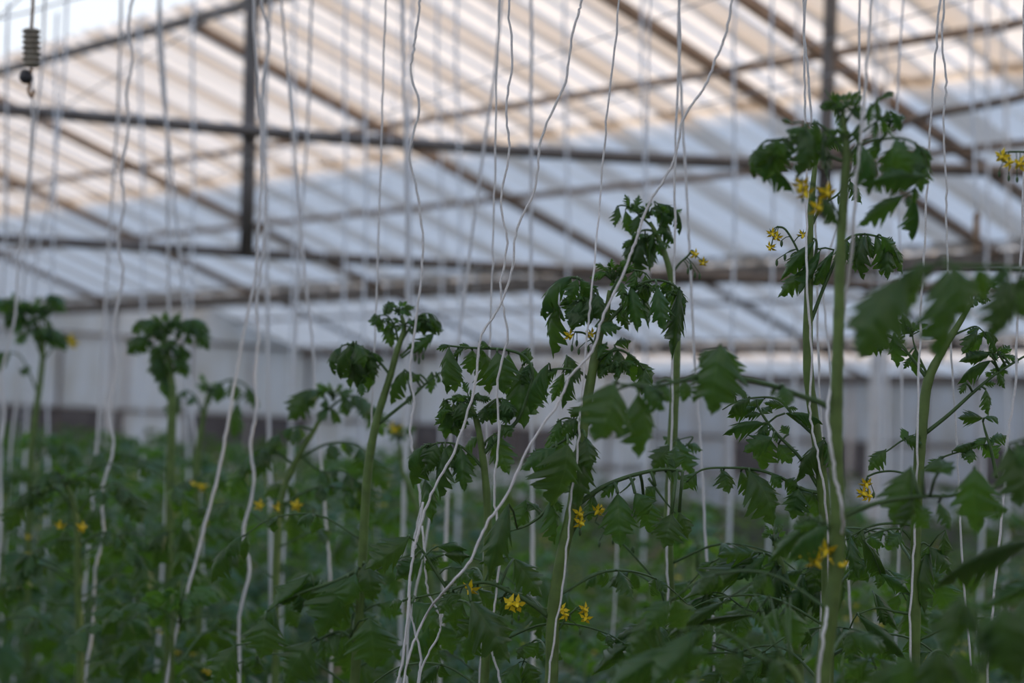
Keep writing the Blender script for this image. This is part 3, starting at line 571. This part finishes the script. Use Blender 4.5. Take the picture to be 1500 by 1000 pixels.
p.leaf([(1585, 700), (1550, 650), (1520, 640), (1480, 650)], None, [(1478, 652, 1494, 745, 66, 'droop'), (1500, 660, 1530, 740, 60)], 5, d=1.7)
p.leaf([(1585, 850), (1545, 800), (1505, 790)], None, [(1510, 793, 1366, 864, 40, 'arch', .05), (1530, 845, 1438, 892, 36, 'arch', .05)], 4, d=1.75)
# --- low foreground plant
p = Plant('low unfocused tomato plant close to the lens at the bottom corner of the picture', 1.45,
  [(1440, 1200), (1442, 1080), (1440, 985)], [10, 9, 5])
p.leaf([(1440, 1000), (1425, 900), (1410, 880)], None, [(1408, 872, 1384, 966, 44, 'droop'), (1412, 880, 1424, 930, 30)], 4)
p.leaf([(1440, 1000), (1455, 920), (1475, 890)], None, [(1470, 888, 1492, 1000, 84, 'droop'), (1500, 880, 1530, 990, 70, 'droop'), (1455, 905, 1430, 920, 24)], 4)
p.leaf([(1440, 1030), (1390, 980), (1350, 965), (1320, 975)], None, [(1330, 958, 1310, 1040, 70, 'droop'), (1370, 950, 1372, 1040, 70, 'droop'), (1300, 975, 1280, 1030, 50), (1400, 955, 1415, 1030, 60)], 5)
p = Plant('low tomato plant with one long arched leaf, between the central stem and the tallest stem', 1.75,
  [(1190, 1200), (1185, 1080), (1165, 985), (1140, 965)], [9, 8, 6, 4])
p.leaf([(1165, 985), (1110, 960), (1070, 930), (1040, 920), (1010, 920)], None, [(1022, 920, 950, 1010, 54, 'arch'), (985, 945, 880, 1020, 50, 'arch', .05), (1040, 955, 990, 965, 34, 'arch', .05), (1090, 940, 1120, 930, 26, 'droop'), (1130, 965, 1150, 1010, 40), (1075, 955, 1060, 1000, 44)], 4.4)
p.leaf([(1150, 970), (1110, 905), (1090, 895), (1060, 880)], None, [(1106, 900, 1008, 915, 15, 'arch', .4), (1060, 880, 975, 935, 34, 'arch', .4)], 3)
p.leaf([(1160, 980), (1150, 920), (1140, 895)], None, [(1155, 888, 1168, 955, 46, 'droop', .3), (1140, 890, 1118, 930, 30, 'droop', .3)], 3)
# leaves in the mid bottom right from the plant behind
p = Plant('tomato plant behind the tallest stem, long folded dark leaves arching down', 2.6,
  [(1172, 1010), (1160, 900), (1145, 830), (1135, 795)], [7, 6, 5, 3])
p.tip(1134, 790, 30, 7, seed=15)
p.leaf([(1145, 830), (1125, 812), (1105, 808)], None, [(1112, 812, 998, 878, 42, 'arch'), (1100, 815, 1090, 845, 24), (1120, 815, 1078, 850, 26, 'droop'), (1125, 830, 1130, 850, 22)], 2.6)
p.leaf([(1150, 850), (1135, 820), (1140, 800)], None, [(1140, 815, 1112, 905, 30, 'curl'), (1145, 830, 1120, 912, 26, 'arch'), (1150, 830, 1136, 880, 28, 'droop')], 2.4)
p.leaf([(1155, 880), (1100, 895), (1060, 870), (1030, 866)], None, [(1045, 868, 972, 930, 36, 'arch'), (1060, 872, 1040, 888, 20), (1090, 890, 1080, 930, 26)], 2.2)
p.leaf([(1165, 960), (1100, 960), (1000, 930), (955, 915)], None, [(960, 914, 866, 990, 36, 'arch'), (1000, 930, 985, 975, 30)], 2.4)
p.leaf([(1160, 900), (1175, 860), (1190, 840)], None, [(1196, 822, 1190, 875, 34), (1175, 840, 1180, 905, 22, 'arch'), (1185, 850, 1210, 880, 30)], 2.4)
p.fill(1.1, 1.62, 0.045, 0.22, 77)
# --- softer ones to the left
p = Plant('blurred tomato plant with a round bushy head on a bare pale stem', 4.2,
  [(246, 1010), (248, 800), (251, 640), (252, 575), (247, 530), (246, 500)], [6.5, 6.5, 6.5, 6, 5, 3])
p.tip(246, 478, 26, 14, seed=3)
p.tip(246, 505, 38, 9, seed=61, up=-.1); p.tip(244, 530, 34, 8, seed=62, up=-.4); p.tip(262, 488, 30, 7, seed=63); p.tip(230, 490, 30, 7, seed=64)
for a in ([(250, 560), (235, 530), (222, 500), (214, 492)], [(250, 560), (262, 520), (276, 488), (286, 480)], [(250, 565), (244, 520), (232, 480), (222, 470)], [(250, 565), (255, 510), (266, 472), (276, 468)]):
    p.leaf(a, (3, 40), (), 1.8, 'curl')
p.leaf([(251, 580), (242, 556), (236, 545)], None, [(238, 548, 246, 588, 28), (230, 520, 236, 560, 22), (262, 520, 274, 555, 20), (226, 510, 230, 545, 20)], 2)
p.leaf([(251, 690), (215, 676), (180, 665), (150, 662)], (3, 48), (), 2.2)
p.leaf([(250, 720), (285, 700), (310, 690)], (3, 46), (), 2.2); p.fill(0.9, 1.52, 0.06, 0.26, 31)
p = Plant('blurred tomato plant whose arching leaves hang beside the crossing white twines', 4.6,
  [(292, 1010), (290, 800), (288, 690), (296, 620), (306, 575)], [5, 5, 5, 4, 3])
p.leaf([(300, 600), (315, 568), (340, 556), (362, 566), (378, 588)], None, [(348, 588, 340, 645, 28), (325, 562, 318, 592, 22), (362, 566, 372, 596, 18), (340, 558, 345, 590, 20), (312, 570, 300, 590, 18)], 2.6)
p.leaf([(298, 610), (285, 580), (272, 572), (260, 580)], (3, 40), (), 2.2); p.tip(306, 570, 26, 8, seed=21)
p.truss([(290, 720), (296, 705)], [(286, 709), (294, 712), (316, 702)], 16, [(300, 722)]); p.fill(0.9, 1.56, 0.06, 0.26, 41)
p = Plant('blurred tall tomato plant at the far edge, head level with the insulator string', 5.0,
  [(40, 1010), (44, 700), (50, 620), (60, 550), (62, 500), (52, 470)], [5, 5, 4.6, 4.2, 3.6, 2.4])
p.tip(48, 458, 28, 12, seed=19)
p.tip(50, 480, 36, 9, seed=65, up=-.1); p.tip(30, 460, 32, 8, seed=66); p.tip(68, 455, 28, 7, seed=67)
for a in ([(60, 520), (40, 470), (20, 440), (4, 438)], [(60, 520), (62, 470), (70, 440), (76, 432)], [(60, 515), (50, 470), (40, 450), (30, 452)], [(61, 510), (66, 490), (74, 480), (80, 482)]):
    p.leaf(a, (3, 38), (), 1.8, 'curl')
p.leaf([(55, 575), (40, 540), (28, 520), (8, 515)], (2, 40), (), 2); p.truss([(62, 530), (85, 500), (96, 492)], [(103, 497), (106, 503)], 15)
p.leaf([(48, 640), (80, 655), (100, 650)], (3, 44), (), 2); p.fill(0.9, 1.62, 0.06, 0.27, 51)
p = Plant('dark blurred tomato plant low at the far edge, drooping head above a pale stem', 3.6,
  [(116, 1010), (114, 850), (113, 770), (106, 730), (96, 705)], [6, 5.5, 5, 4, 2.5])
p.tip(96, 705, 34, 10, seed=23)
for a in ([(112, 750), (80, 715), (50, 712), (30, 730)], [(112, 755), (140, 720), (170, 708), (186, 718)], [(110, 745), (95, 700), (80, 690), (66, 698)], [(112, 790), (85, 790), (55, 805), (30, 840)], [(113, 800), (150, 780), (180, 790), (205, 820)], [(114, 860), (70, 830), (40, 830), (5, 860)]):
    p.leaf(a, (4, 56), (), 2.4)
p.truss([(113, 770), (122, 765)], [(120, 772), (88, 770)], 14); p.fill(0.9, 1.66, 0.045, 0.26, 61)
p = Plant('soft bushy tomato plant with yellow blooms, between crossing twines and the slender plant', 3.5,
  [(402, 1010), (404, 850), (410, 740), (430, 680), (460, 630), (480, 590)], [5.5, 5.5, 5, 4.5, 3.5, 2.5])
p.tip(488, 578, 30, 10, seed=29)
for a in ([(470, 610), (500, 585), (525, 580), (540, 590)], [(460, 630), (440, 625), (415, 632), (395, 650)], [(462, 625), (480, 600), (470, 575), (452, 570)], [(440, 670), (480, 650), (520, 650), (545, 670)], [(430, 680), (400, 660), (375, 660), (360, 680)], [(440, 665), (470, 690), (500, 690), (525, 705)], [(412, 740), (460, 715), (500, 715), (520, 730)]):
    p.leaf(a, (4, 56), (), 2.4)
p.truss([(411, 730), (425, 742), (440, 738)], [(407, 743), (434, 740), (380, 740)], 15, [(450, 745), (460, 742), (470, 750)])
p.fill(0.9, 1.62, 0.045, 0.25, 71)
p = Plant('blurred tomato plant behind the slender one, one yellow bloom against the grey wall', 4.4,
  [(640, 1010), (630, 850), (610, 740), (590, 690), (585, 650)], [5, 5, 4.5, 4, 3])
p.tip(585, 640, 28, 9, seed=33); p.truss([(590, 680), (582, 640)], [(579, 629)], 22); p.fill(0.8, 1.6, 0.06, 0.28, 81)
# ================================================================== rows behind
rb = random.Random(77)
def bg_leaf_mesh(seed):
    r = random.Random(seed); mb = MB(); L = .30; ex = r.uniform(.6, 1.1)
    C = spline([V3((0, 0, 0)), V3((0, .1, .05*ex)), V3((0, .2, .04*ex)), V3((0, L, -.07))], 4)
    mb.tube(C, [.0026*(1-.6*i/(len(C)-1)) for i in range(len(C))], 4)
    mb.mi = 1
    for i in range(9):
        term = i == 8; f = 1 if term else .35+.6*(i//2)/3; p = C[int(f*(len(C)-1))]
        a = V3(((1 if i % 2 else -1)*(0 if term else .8), .45, -r.uniform(.4, 1.1))).normalized(); l = .085*(1.1 if term else r.uniform(.6, 1))
        M = frame_m(p+a*.008, p+a*l, l*.72, V3((r.uniform(-.5, .5), .3, 1)))
        g = LM['lo', r.randrange(4)]
        mb.add([M @ V3(v) for v in g.v], g.f, g.uv)
    return mb.mesh('leaf', [RACH, LEAF])
BL = [bg_leaf_mesh(i) for i in range(6)]
def bg_tip_mesh():
    mb = MB(); r = random.Random(4); mb.mi = 1
    for i in range(16):
        a = i*2.4; e = r.uniform(-.3, 1); d = V3((math.cos(a), math.sin(a), e)).normalized(); l = r.uniform(.03, .06)
        M = frame_m(d*l*.4, d*l*.4+(d-ZZ*r.uniform(.2, 1.3)).normalized()*l, l*.5, V3((r.uniform(-1, 1), r.uniform(-1, 1), .5)))
        g = LM['lo', i % 4]; mb.add([M @ V3(v) for v in g.v], g.f, g.uv)
    mb.mi = 0; mb.tube([V3((0, 0, -.05)), V3((0, 0, .03))], .003, 5); return mb.mesh('shoot_tip', [RACH, YOUNG])
BT = bg_tip_mesh()
def bg_truss_mesh():
    mb = MB(); C = spline([V3((0, 0, 0)), V3((0, .05, .01)), V3((0, .1, -.02))], 4); mb.tube(C, .002, 4)
    for k in range(4): flower_geo(mb, C[-1]+V3((.02*math.sin(k*2), .012*k-.03, -.02*math.cos(k*3))), V3((math.sin(k), .3, -1)).normalized(), .017)
    return mb.mesh('flower_truss', [RACH, PETAL, SEPAL])
BF = bg_truss_mesh()
def bg_proto(seed):
    r = random.Random(seed); q = MB(); P = spline([V3((r.uniform(-.02, .02), r.uniform(-.02, .02), z)) for z in (0, .4, .8, 1.2, 1.5)], 3)
    q.tube(P, [.007-.004*i/(len(P)-1) for i in range(len(P))], 6); st = q.mesh('stem', STEM)
    out = [('stem', st, Matrix.Identity(4))]; z = .35; a = r.uniform(0, 6)
    while z < 1.47:
        a += 2.4+r.uniform(-.3, .3); s_ = (1.15 if z < 1.25 else 1.15-(z-1.25)*2.6)*r.uniform(.9, 1.2)
        out.append(('leaf', BL[r.randrange(6)], Matrix.Translation(V3((0, 0, z))) @ Matrix.Rotation(a, 4, 'Z') @ Matrix.Rotation(r.uniform(-.2, .35), 4, 'X') @ Matrix.Scale(s_, 4))); z += .085*r.uniform(.8, 1.2)
    out.append(('shoot_tip', BT, Matrix.Translation(V3((0, 0, 1.5)))))
    if seed % 3 != 1:
        out.append(('flower_truss', BF, Matrix.Translation(V3((0, 0, 1.36))) @ Matrix.Rotation(r.uniform(0, 6), 4, 'Z')))
    return out
PR = [bg_proto(i) for i in range(6)]
TW = []
def bg_twine_mesh(seed):
    r = random.Random(seed); q = MB()
    q.tube(spline([V3((r.uniform(-.012, .012), r.uniform(-.012, .012), z/9)) for z in range(0, 10)], 3), .0018, 5); return q.mesh('twine', TWINE)
TWM = [bg_twine_mesh(i) for i in range(5)]
def roof_z(p):
    v = p.dot(VV)-V0; return HR-abs(v-8*round(v/8))*PT-.16
def px_of(p):
    q = p-CAM; dz = q.dot(cf); return 750+F*q.dot(cr)/dz, 500-F*q.dot(cu)/dz, dz
def bg_plant(p, h, near):
    px, _, dz = px_of(p)
    rt = D.objects.new('tomato_plant', None); COL.objects.link(rt); rt.location = p; k = h/1.5
    rt.rotation_euler = (0, 0, rb.uniform(0, 6)); rt.scale = (rb.uniform(.95, 1.1),)*2+(k,)
    tag(rt, 'leafy tomato plant lost in the blurred green rows behind the tall ones', 'plant', 'tomato plants in the blurred rows behind')
    for nm, me, M in PR[rb.randrange(6)]:
        o = link(nm, me, rt); o.matrix_basis = M
    if rb.random() < (.10 if near else .07):
        t = link('twine', TWM[rb.randrange(5)]); t.location = p+V3((.02, .02, .02)); t.scale = (1, 1, roof_z(p)-.03)
        t.rotation_euler = (rb.gauss(0, .02), rb.gauss(0, .02), rb.uniform(0, 6))
        tag(t, 'soft white twine hanging straight down into the blurred rows behind', 'twine', 'twines over the blurred rows behind')
cnt = 0
for c, st in ((2.0, .36), (2.55, .38), (3.15, .4), (3.8, .42), (4.5, .48), (5.2, .52), (6.2, .6), (7.0, .65), (8.0, .75), (9.0, .8), (10.2, .9), (11.6, 1.0)):
    t = -2.0
    while t < 26:
        t += st*rb.uniform(.85, 1.15); p = RN*(c+rb.uniform(-.06, .06))+RD*t; p.z = 0
        if p.y < 2: continue
        px, py, dz = px_of(p+ZZ*1.5)
        if dz < (2.9 if px > 1000 else 3.4) or not -120 < px < 1620 or p.dot(VV) > V0+19 or p.dot(UU) > U1-.6: continue
        if dz > 11 and rb.random() < .45: continue
        h = 1.42+rb.uniform(-.14, .14)+(.12 if px < 620 else 0)
        bg_plant(p, h, dz < 8); cnt += 1
t = 3.3
while t < 24:
    p = RN*(1.08+rb.uniform(-.2, .5))+RD*t; px, py, dz = px_of(p+ZZ*1.5); p.z = 0
    if -120 < px < (430 if t < 5 else 620): bg_plant(p, (1.42 if t < 5 else 1.5)+rb.uniform(-.1, .2), dz < 8); cnt += 1
    t += .42
print('bg plants', cnt)
# ================================================================== white twines, one by one
def twine(label, d, pts, rad=2.3, ground=True, top=True, group=None, k=None):
    P = [W(x, y, d+(q[0] if q else 0)) for x, y, *q in pts]
    if top:
        b = P[0]; far = d > 4.3
        if far: P = [V3((b.x, b.y, max(b.z+.02, roof_z(b))))]+P
    if top and not far:
        c = min(ROWS, key=lambda c: abs(b.dot(RN)-c)); q = b+RN*(c-b.dot(RN))*.6; q.z = ZW; P = [q, b.lerp(q, .4)]+P
    if ground:
        b = P[-1]; P = P+[V3((b.x, b.y, b.z*.5)), V3((b.x, b.y, .02))]
    C = spline(P, 7); rr = random.Random(len(label)*13+int(d*100))
    C = [c+V3((rr.gauss(0, .0005), rr.gauss(0, .0005), 0)) for c in C]
    q = MB(); q.tube(C, [(rad*.74*d/F)*rr.uniform(.9, 1.1) for _ in C], 6)
    tag(q.build('twine', TWINE), label, 'twine', group)
twine('white twine tied below the ribbed insulator, swinging out and back further down', 4.0, [(48, 110), (46, 200), (38, 300), (27, 385), (21, 472), (3, 546), (7, 609), (0, 661), (2, 760), (-4, 860)], 2.8, top=False)
twine('thin soft twine just beside the insulator string, fading into the dark head', 5.2, [(66, -4), (60, 110), (46, 230), (38, 350), (33, 437), (26, 497), (27, 546), (14, 675), (8, 800)], 2.8)
twine('faint blurred twine between the insulator string and the long kinked one', 6.5, [(98, -4), (95, 90), (86, 190), (72, 300), (56, 360), (50, 430)], 3.0)
twine('soft straight twine running parallel beside the strongly kinked one, left of it', 4.6, [(178, -4), (172, 172), (163, 300), (154, 448), (149, 525), (145, 602), (138, 700), (127, 830), (118, 930), (112, 1010)], 3.0)
twine('strongly kinked soft white twine, zigzagging most, left of the round bushy head', 3.7, [(195, -4), (188, 40), (194, 80), (186, 132), (188, 188), (178, 248), (182, 300), (173, 350), (180, 402), (166, 483), (171, 546), (161, 598), (166, 658), (149, 720), (152, 783), (140, 832), (136, 916), (124, 1005)], 3.1)
twine('blurred straight twine dropping onto the round bushy head', 5.0, [(234, -4), (240, 100), (244, 180), (246, 300), (247, 440), (250, 560)], 3.4)
twine('faint twine drifting just right of the round bushy head, down to yellow blooms', 5.0, [(232, 60), (252, 250), (260, 345), (266, 400), (272, 470), (280, 580), (290, 680), (293, 760), (300, 890), (296, 1010)], 3.2)
twine('slanting white twine that leaves its neighbour and runs down to the lower corner', 3.4, [(372, -4), (376, 100), (382, 192), (382, 280), (377, 350), (375, 400), (360, 472), (346, 546), (332, 630), (318, 700), (297, 780), (280, 846), (259, 923), (243, 1008)], 3.1)
twine('wavy white twine crossing the slanting one, ending behind a sharp lobed leaflet', 3.45, [(383, -4), (394, 60), (386, 110), (384, 200), (390, 280), (387, 350), (381, 400), (376, 448), (378, 500), (373, 550), (376, 595), (367, 650), (372, 710), (356, 783), (366, 830), (351, 902), (351, 1005)], 3.1)
twine('wide blurred straight twine just right of the crossing pair', 4.6, [(388, 180), (391, 350), (394, 640), (396, 755), (397, 1005)], 4.0)
twine('blurred twine over the soft bushy plant, leaning slightly outward at its foot', 3.7, [(412, -4), (420, 92), (430, 200), (436, 280), (443, 360), (449, 420), (456, 480), (462, 574), (468, 650), (475, 737), (483, 839), (486, 920)], 2.7)
twine('faint twine behind the soft bushy plant, meeting the outward leaning one high up', 4.6, [(457, -4), (450, 200), (444, 288), (438, 380), (427, 620), (422, 700), (413, 850), (408, 1000)], 2.8)
twine('thin white twine running down along the slender stem with the curled ball', 2.95, [(566, -4), (562, 80), (560, 160), (556, 300), (552, 420), (548, 520), (545, 600), (540, 720), (530, 830), (522, 920), (519, 1005)], 2.0)
twine('wide blurred straight twine behind the small round head', 4.4, [(590, -4), (594, 200), (596, 400), (594, 560), (592, 700), (588, 860), (586, 1000)], 3.6)
twine('faint blurred twine close beside the wavy one over the small round head', 5.2, [(605, -4), (601, 120), (600, 260), (602, 400), (598, 620)], 3.0)
twine('wavy sharp twine in front of the small round head, ending on a drooping leaf', 2.7, [(616, -4), (611, 40), (606, 72), (602, 104), (614, 156), (600, 224), (611, 280), (619, 350), (617, 413), (605, 500), (601, 550), (607, 591), (601, 630), (606, 672), (616, 740), (605, 800), (598, 900), (596, 1005)], 2.5)
twine('soft slanting twine ending behind the long arching leaf in the middle', 3.8, [(736, -4), (724, 112), (708, 224), (691, 350), (672, 500), (660, 640)], 2.9)
twine('straight thin twine between the slanting and kinked ones, down past the low head', 2.75, [(732, -4), (728, 100), (726, 200), (722, 350), (719, 472), (715, 574), (713, 650), (711, 760), (708, 860), (703, 1005)], 2.0)
twine('kinked sharp white twine, zigzag from the top, hanging past the low head', 2.35, [(746, -4), (751, 88), (742, 156), (746, 224), (734, 296), (743, 356), (733, 423), (743, 493), (729, 556), (731, 637), (724, 720), (731, 790), (726, 877), (716, 930), (722, 960), (734, 1008)], 2.3)
twine('perfectly straight wide blurred twine left of the thick central stem', 4.0, [(778, -4), (778, 200), (778, 400), (779, 660), (780, 830), (780, 1005)], 3.2)
twine('S-curved sharp twine sweeping down across the kinked one to a bundle of loose ends', 2.3, [(853, -4), (847, 20), (838, 50), (828, 120), (792, 204), (784, 276), (757, 336), (749, 400), (728, 455), (706, 490), (696, 560), (668, 654), (636, 716), (615, 772), (601, 835), (598, 895), (586, 982), (580, 1010)], 2.5)
twine('taut sharp twine leading to the thick central stem and running along it', 2.34, [(907, -4), (890, 160), (880, 280), (868, 410, -.06), (862, 470, -.06), (852, 580, -.05), (846, 660, -.04), (835, 744, -.025), (826, 846, -.025), (812, 930, -.025), (803, 1010, -.02)], 2.0)
twine('straight twine beside the leaning head, reappearing low along its stem', 2.72, [(994, -4), (990, 200), (988, 400), (985, 500), (984, 640), (977, 800), (979, 890), (978, 1005)], 2.3)
twine('long sharp twine swinging diagonally across the picture over both central heads', 2.18, [(1072, -4), (1060, 60), (1048, 88), (1034, 124), (1000, 176), (993, 215), (980, 250), (952, 296), (930, 356), (914, 398), (881, 469), (867, 514), (834, 553), (818, 590), (776, 651), (741, 727), (710, 772), (689, 821), (659, 856), (625, 900, .1), (606, 940, .1), (590, 1008, .1)], 2.6)
twine('near twine of the close pair over the plant behind the tallest one', 2.4, [(1176, -4), (1178, 100), (1180, 188), (1182, 300), (1182, 413, -.03), (1189, 525, -.035), (1186, 595, -.035), (1196, 660, -.035), (1208, 720, -.035), (1214, 850), (1214, 1005)], 2.2)
twine('second twine of the close pair, ending in the curled leaves of the tallest plant', 2.6, [(1178, 20), (1182, 90), (1188, 176), (1192, 260), (1196, 400), (1200, 560), (1206, 720)], 2.3)
twine('thick white twine in the lens-near row, wound down the tallest pale stem', 1.88, [(1277, -4), (1270, 100), (1261, 195), (1252, 300), (1240, 430, .04), (1226, 520, .05), (1212, 600, .0), (1216, 650, -.02), (1224, 700, -.02), (1234, 745, -.02), (1232, 790, .02), (1214, 880, .02), (1206, 930, -.02), (1198, 1010, -.02)], 3.0)
twine('sharp twine running down past the forked stem on its shaded side', 2.36, [(1378, -4), (1371, 80), (1364, 168), (1359, 260), (1354, 360), (1348, 483), (1343, 660, -.02), (1340, 780), (1334, 900), (1332, 1005)], 2.2)
twine('slightly wavy sharp twine behind the Y fork, reaching down among dark leaves', 2.5, [(1384, -4), (1380, 60), (1386, 120), (1382, 180), (1386, 280), (1387, 350), (1394, 525), (1402, 660), (1409, 807), (1421, 965), (1423, 1010)], 2.1)
twine('last twine near the edge, bowing back to the lower corner leaves', 2.3, [(1500, -4), (1502, 150), (1498, 330), (1492, 455), (1486, 577), (1476, 640), (1469, 745), (1455, 877), (1446, 1005)], 2.4)
twine('white twine half hidden behind the tallest stem, seen again low down', 2.9, [(1256, 190), (1240, 290), (1205, 400), (1206, 430), (1217, 545), (1226, 680), (1240, 818), (1250, 965), (1252, 1010)], 2.2)
twine('soft twine passing the big hanging leaf left of the tallest plant', 2.95, [(996, -4), (1000, 180), (1008, 320), (1010, 370), (1017, 525), (1027, 660), (1035, 815), (1044, 895), (1046, 1000)], 2.6)
twine('loose twine end curling beside the low stem, hanging from the leaf bundle', 2.42, [(620, 735), (611, 790), (601, 830), (600, 890), (616, 960), (611, 1010)], 2.4, top=False)
twine('loose looped twine end beside the leaf bundle, bending back at the bottom', 2.40, [(619, 770), (623, 820), (627, 866), (645, 905), (641, 932), (622, 968), (612, 1010)], 2.2, top=False)
twine('pale straight loose twine behind the bundle of loose ends', 2.9, [(632, 740), (622, 800), (604, 890), (586, 985), (582, 1010)], 2.4, top=False)
for x0, x1, d in ((10, 0, 6), (82, 70, 7), (282, 276, 8), (505, 500, 8), (535, 530, 7), (668, 672, 8), (826, 830, 9), (940, 945, 8), (1075, 1070, 6.5), (1168, 1164, 9), (1282, 1290, 7.5), (1296, 1300, 9), (1446, 1440, 8), (1470, 1476, 9), (1130, 1128, 7), (640, 646, 10), (204, 208, 8.5), (430, 426, 9)):
    twine('faint twine far behind, almost dissolved against the roof sheets', d, [(x0, 60), ((x0+x1)/2+4, 300), (x1, 560), (x1, 720)], 3.0, group='faint twines far behind')

# ================================================================== ribbed insulator, bobbin
d = 3.6; k = d/F; ins = D.objects.new('ribbed_insulator', None); COL.objects.link(ins); ins.location = W(46, 108, d)
tag(ins, 'ribbed grey insulator on a rusty rod with a dark ball below, in the top corner', 'insulator')
bpy.context.view_layer.update()
def ip(nm, mb, m, root=ins):
    o = mb.build(nm, m); o.parent = root; o.matrix_parent_inverse = root.matrix_world.inverted(); return o
q = MB(); b0 = W(46, 98, d); b1 = W(46, 42, d); ax = b1-b0
q.tube([b0+ax*(i/40) for i in range(41)], [k*(8.6+5.0*abs(math.sin(i/40*math.pi*7))) for i in range(41)], 16); ip('ribbed_body', q, CERAM)
q = MB(); q.tube([W(46, 44, d), W(48, 10, d), W(50, -60, d)], k*2.4, 8); ip('rod', q, RUST)
q = MB(); c = W(38, 113, d); rr_ = 10*k
q.tube([c+ZZ*rr_*math.sin(R(a)) for a in range(-85, 86, 17)], [rr_*math.cos(R(a)) for a in range(-85, 86, 17)], 14); ip('ball', q, BLACK)
q = MB(); q.tube(spline([W(46, 100, d), W(44, 118, d), W(42, 135, d), W(46, 142, d), W(50, 132, d)]), k*2.2, 8); ip('hook', q, RUST)
d = 5.5; k = d/F; sp_ = D.objects.new('twine_bobbin', None); COL.objects.link(sp_); sp_.location = W(1430, 345, d)
tag(sp_, 'blurred brown bobbin hanging on a pale twine behind the forked plant', 'bobbin'); bpy.context.view_layer.update()
q = MB(); b0 = W(1429, 372, d); b1 = W(1431, 310, d); ax = b1-b0
q.tube([b0+ax*t for t in (0, .05, .12, .2, .8, .88, .95, 1)], [k*r for r in (2, 4, 6, 4.5, 4.5, 6, 4, 2)], 12); ip('spool_body', q, SPOOL, sp_)
q = MB(); q.tube([b0+ax*t for t in (.22, .5, .78)], [k*5.2, k*6.2, k*5.2], 12); ip('wound_twine', q, SPOOL, sp_)
twine('pale blurred twine carrying the brown bobbin', 5.5, [(1422, -4), (1424, 150), (1431, 312)], 2.6, ground=False)
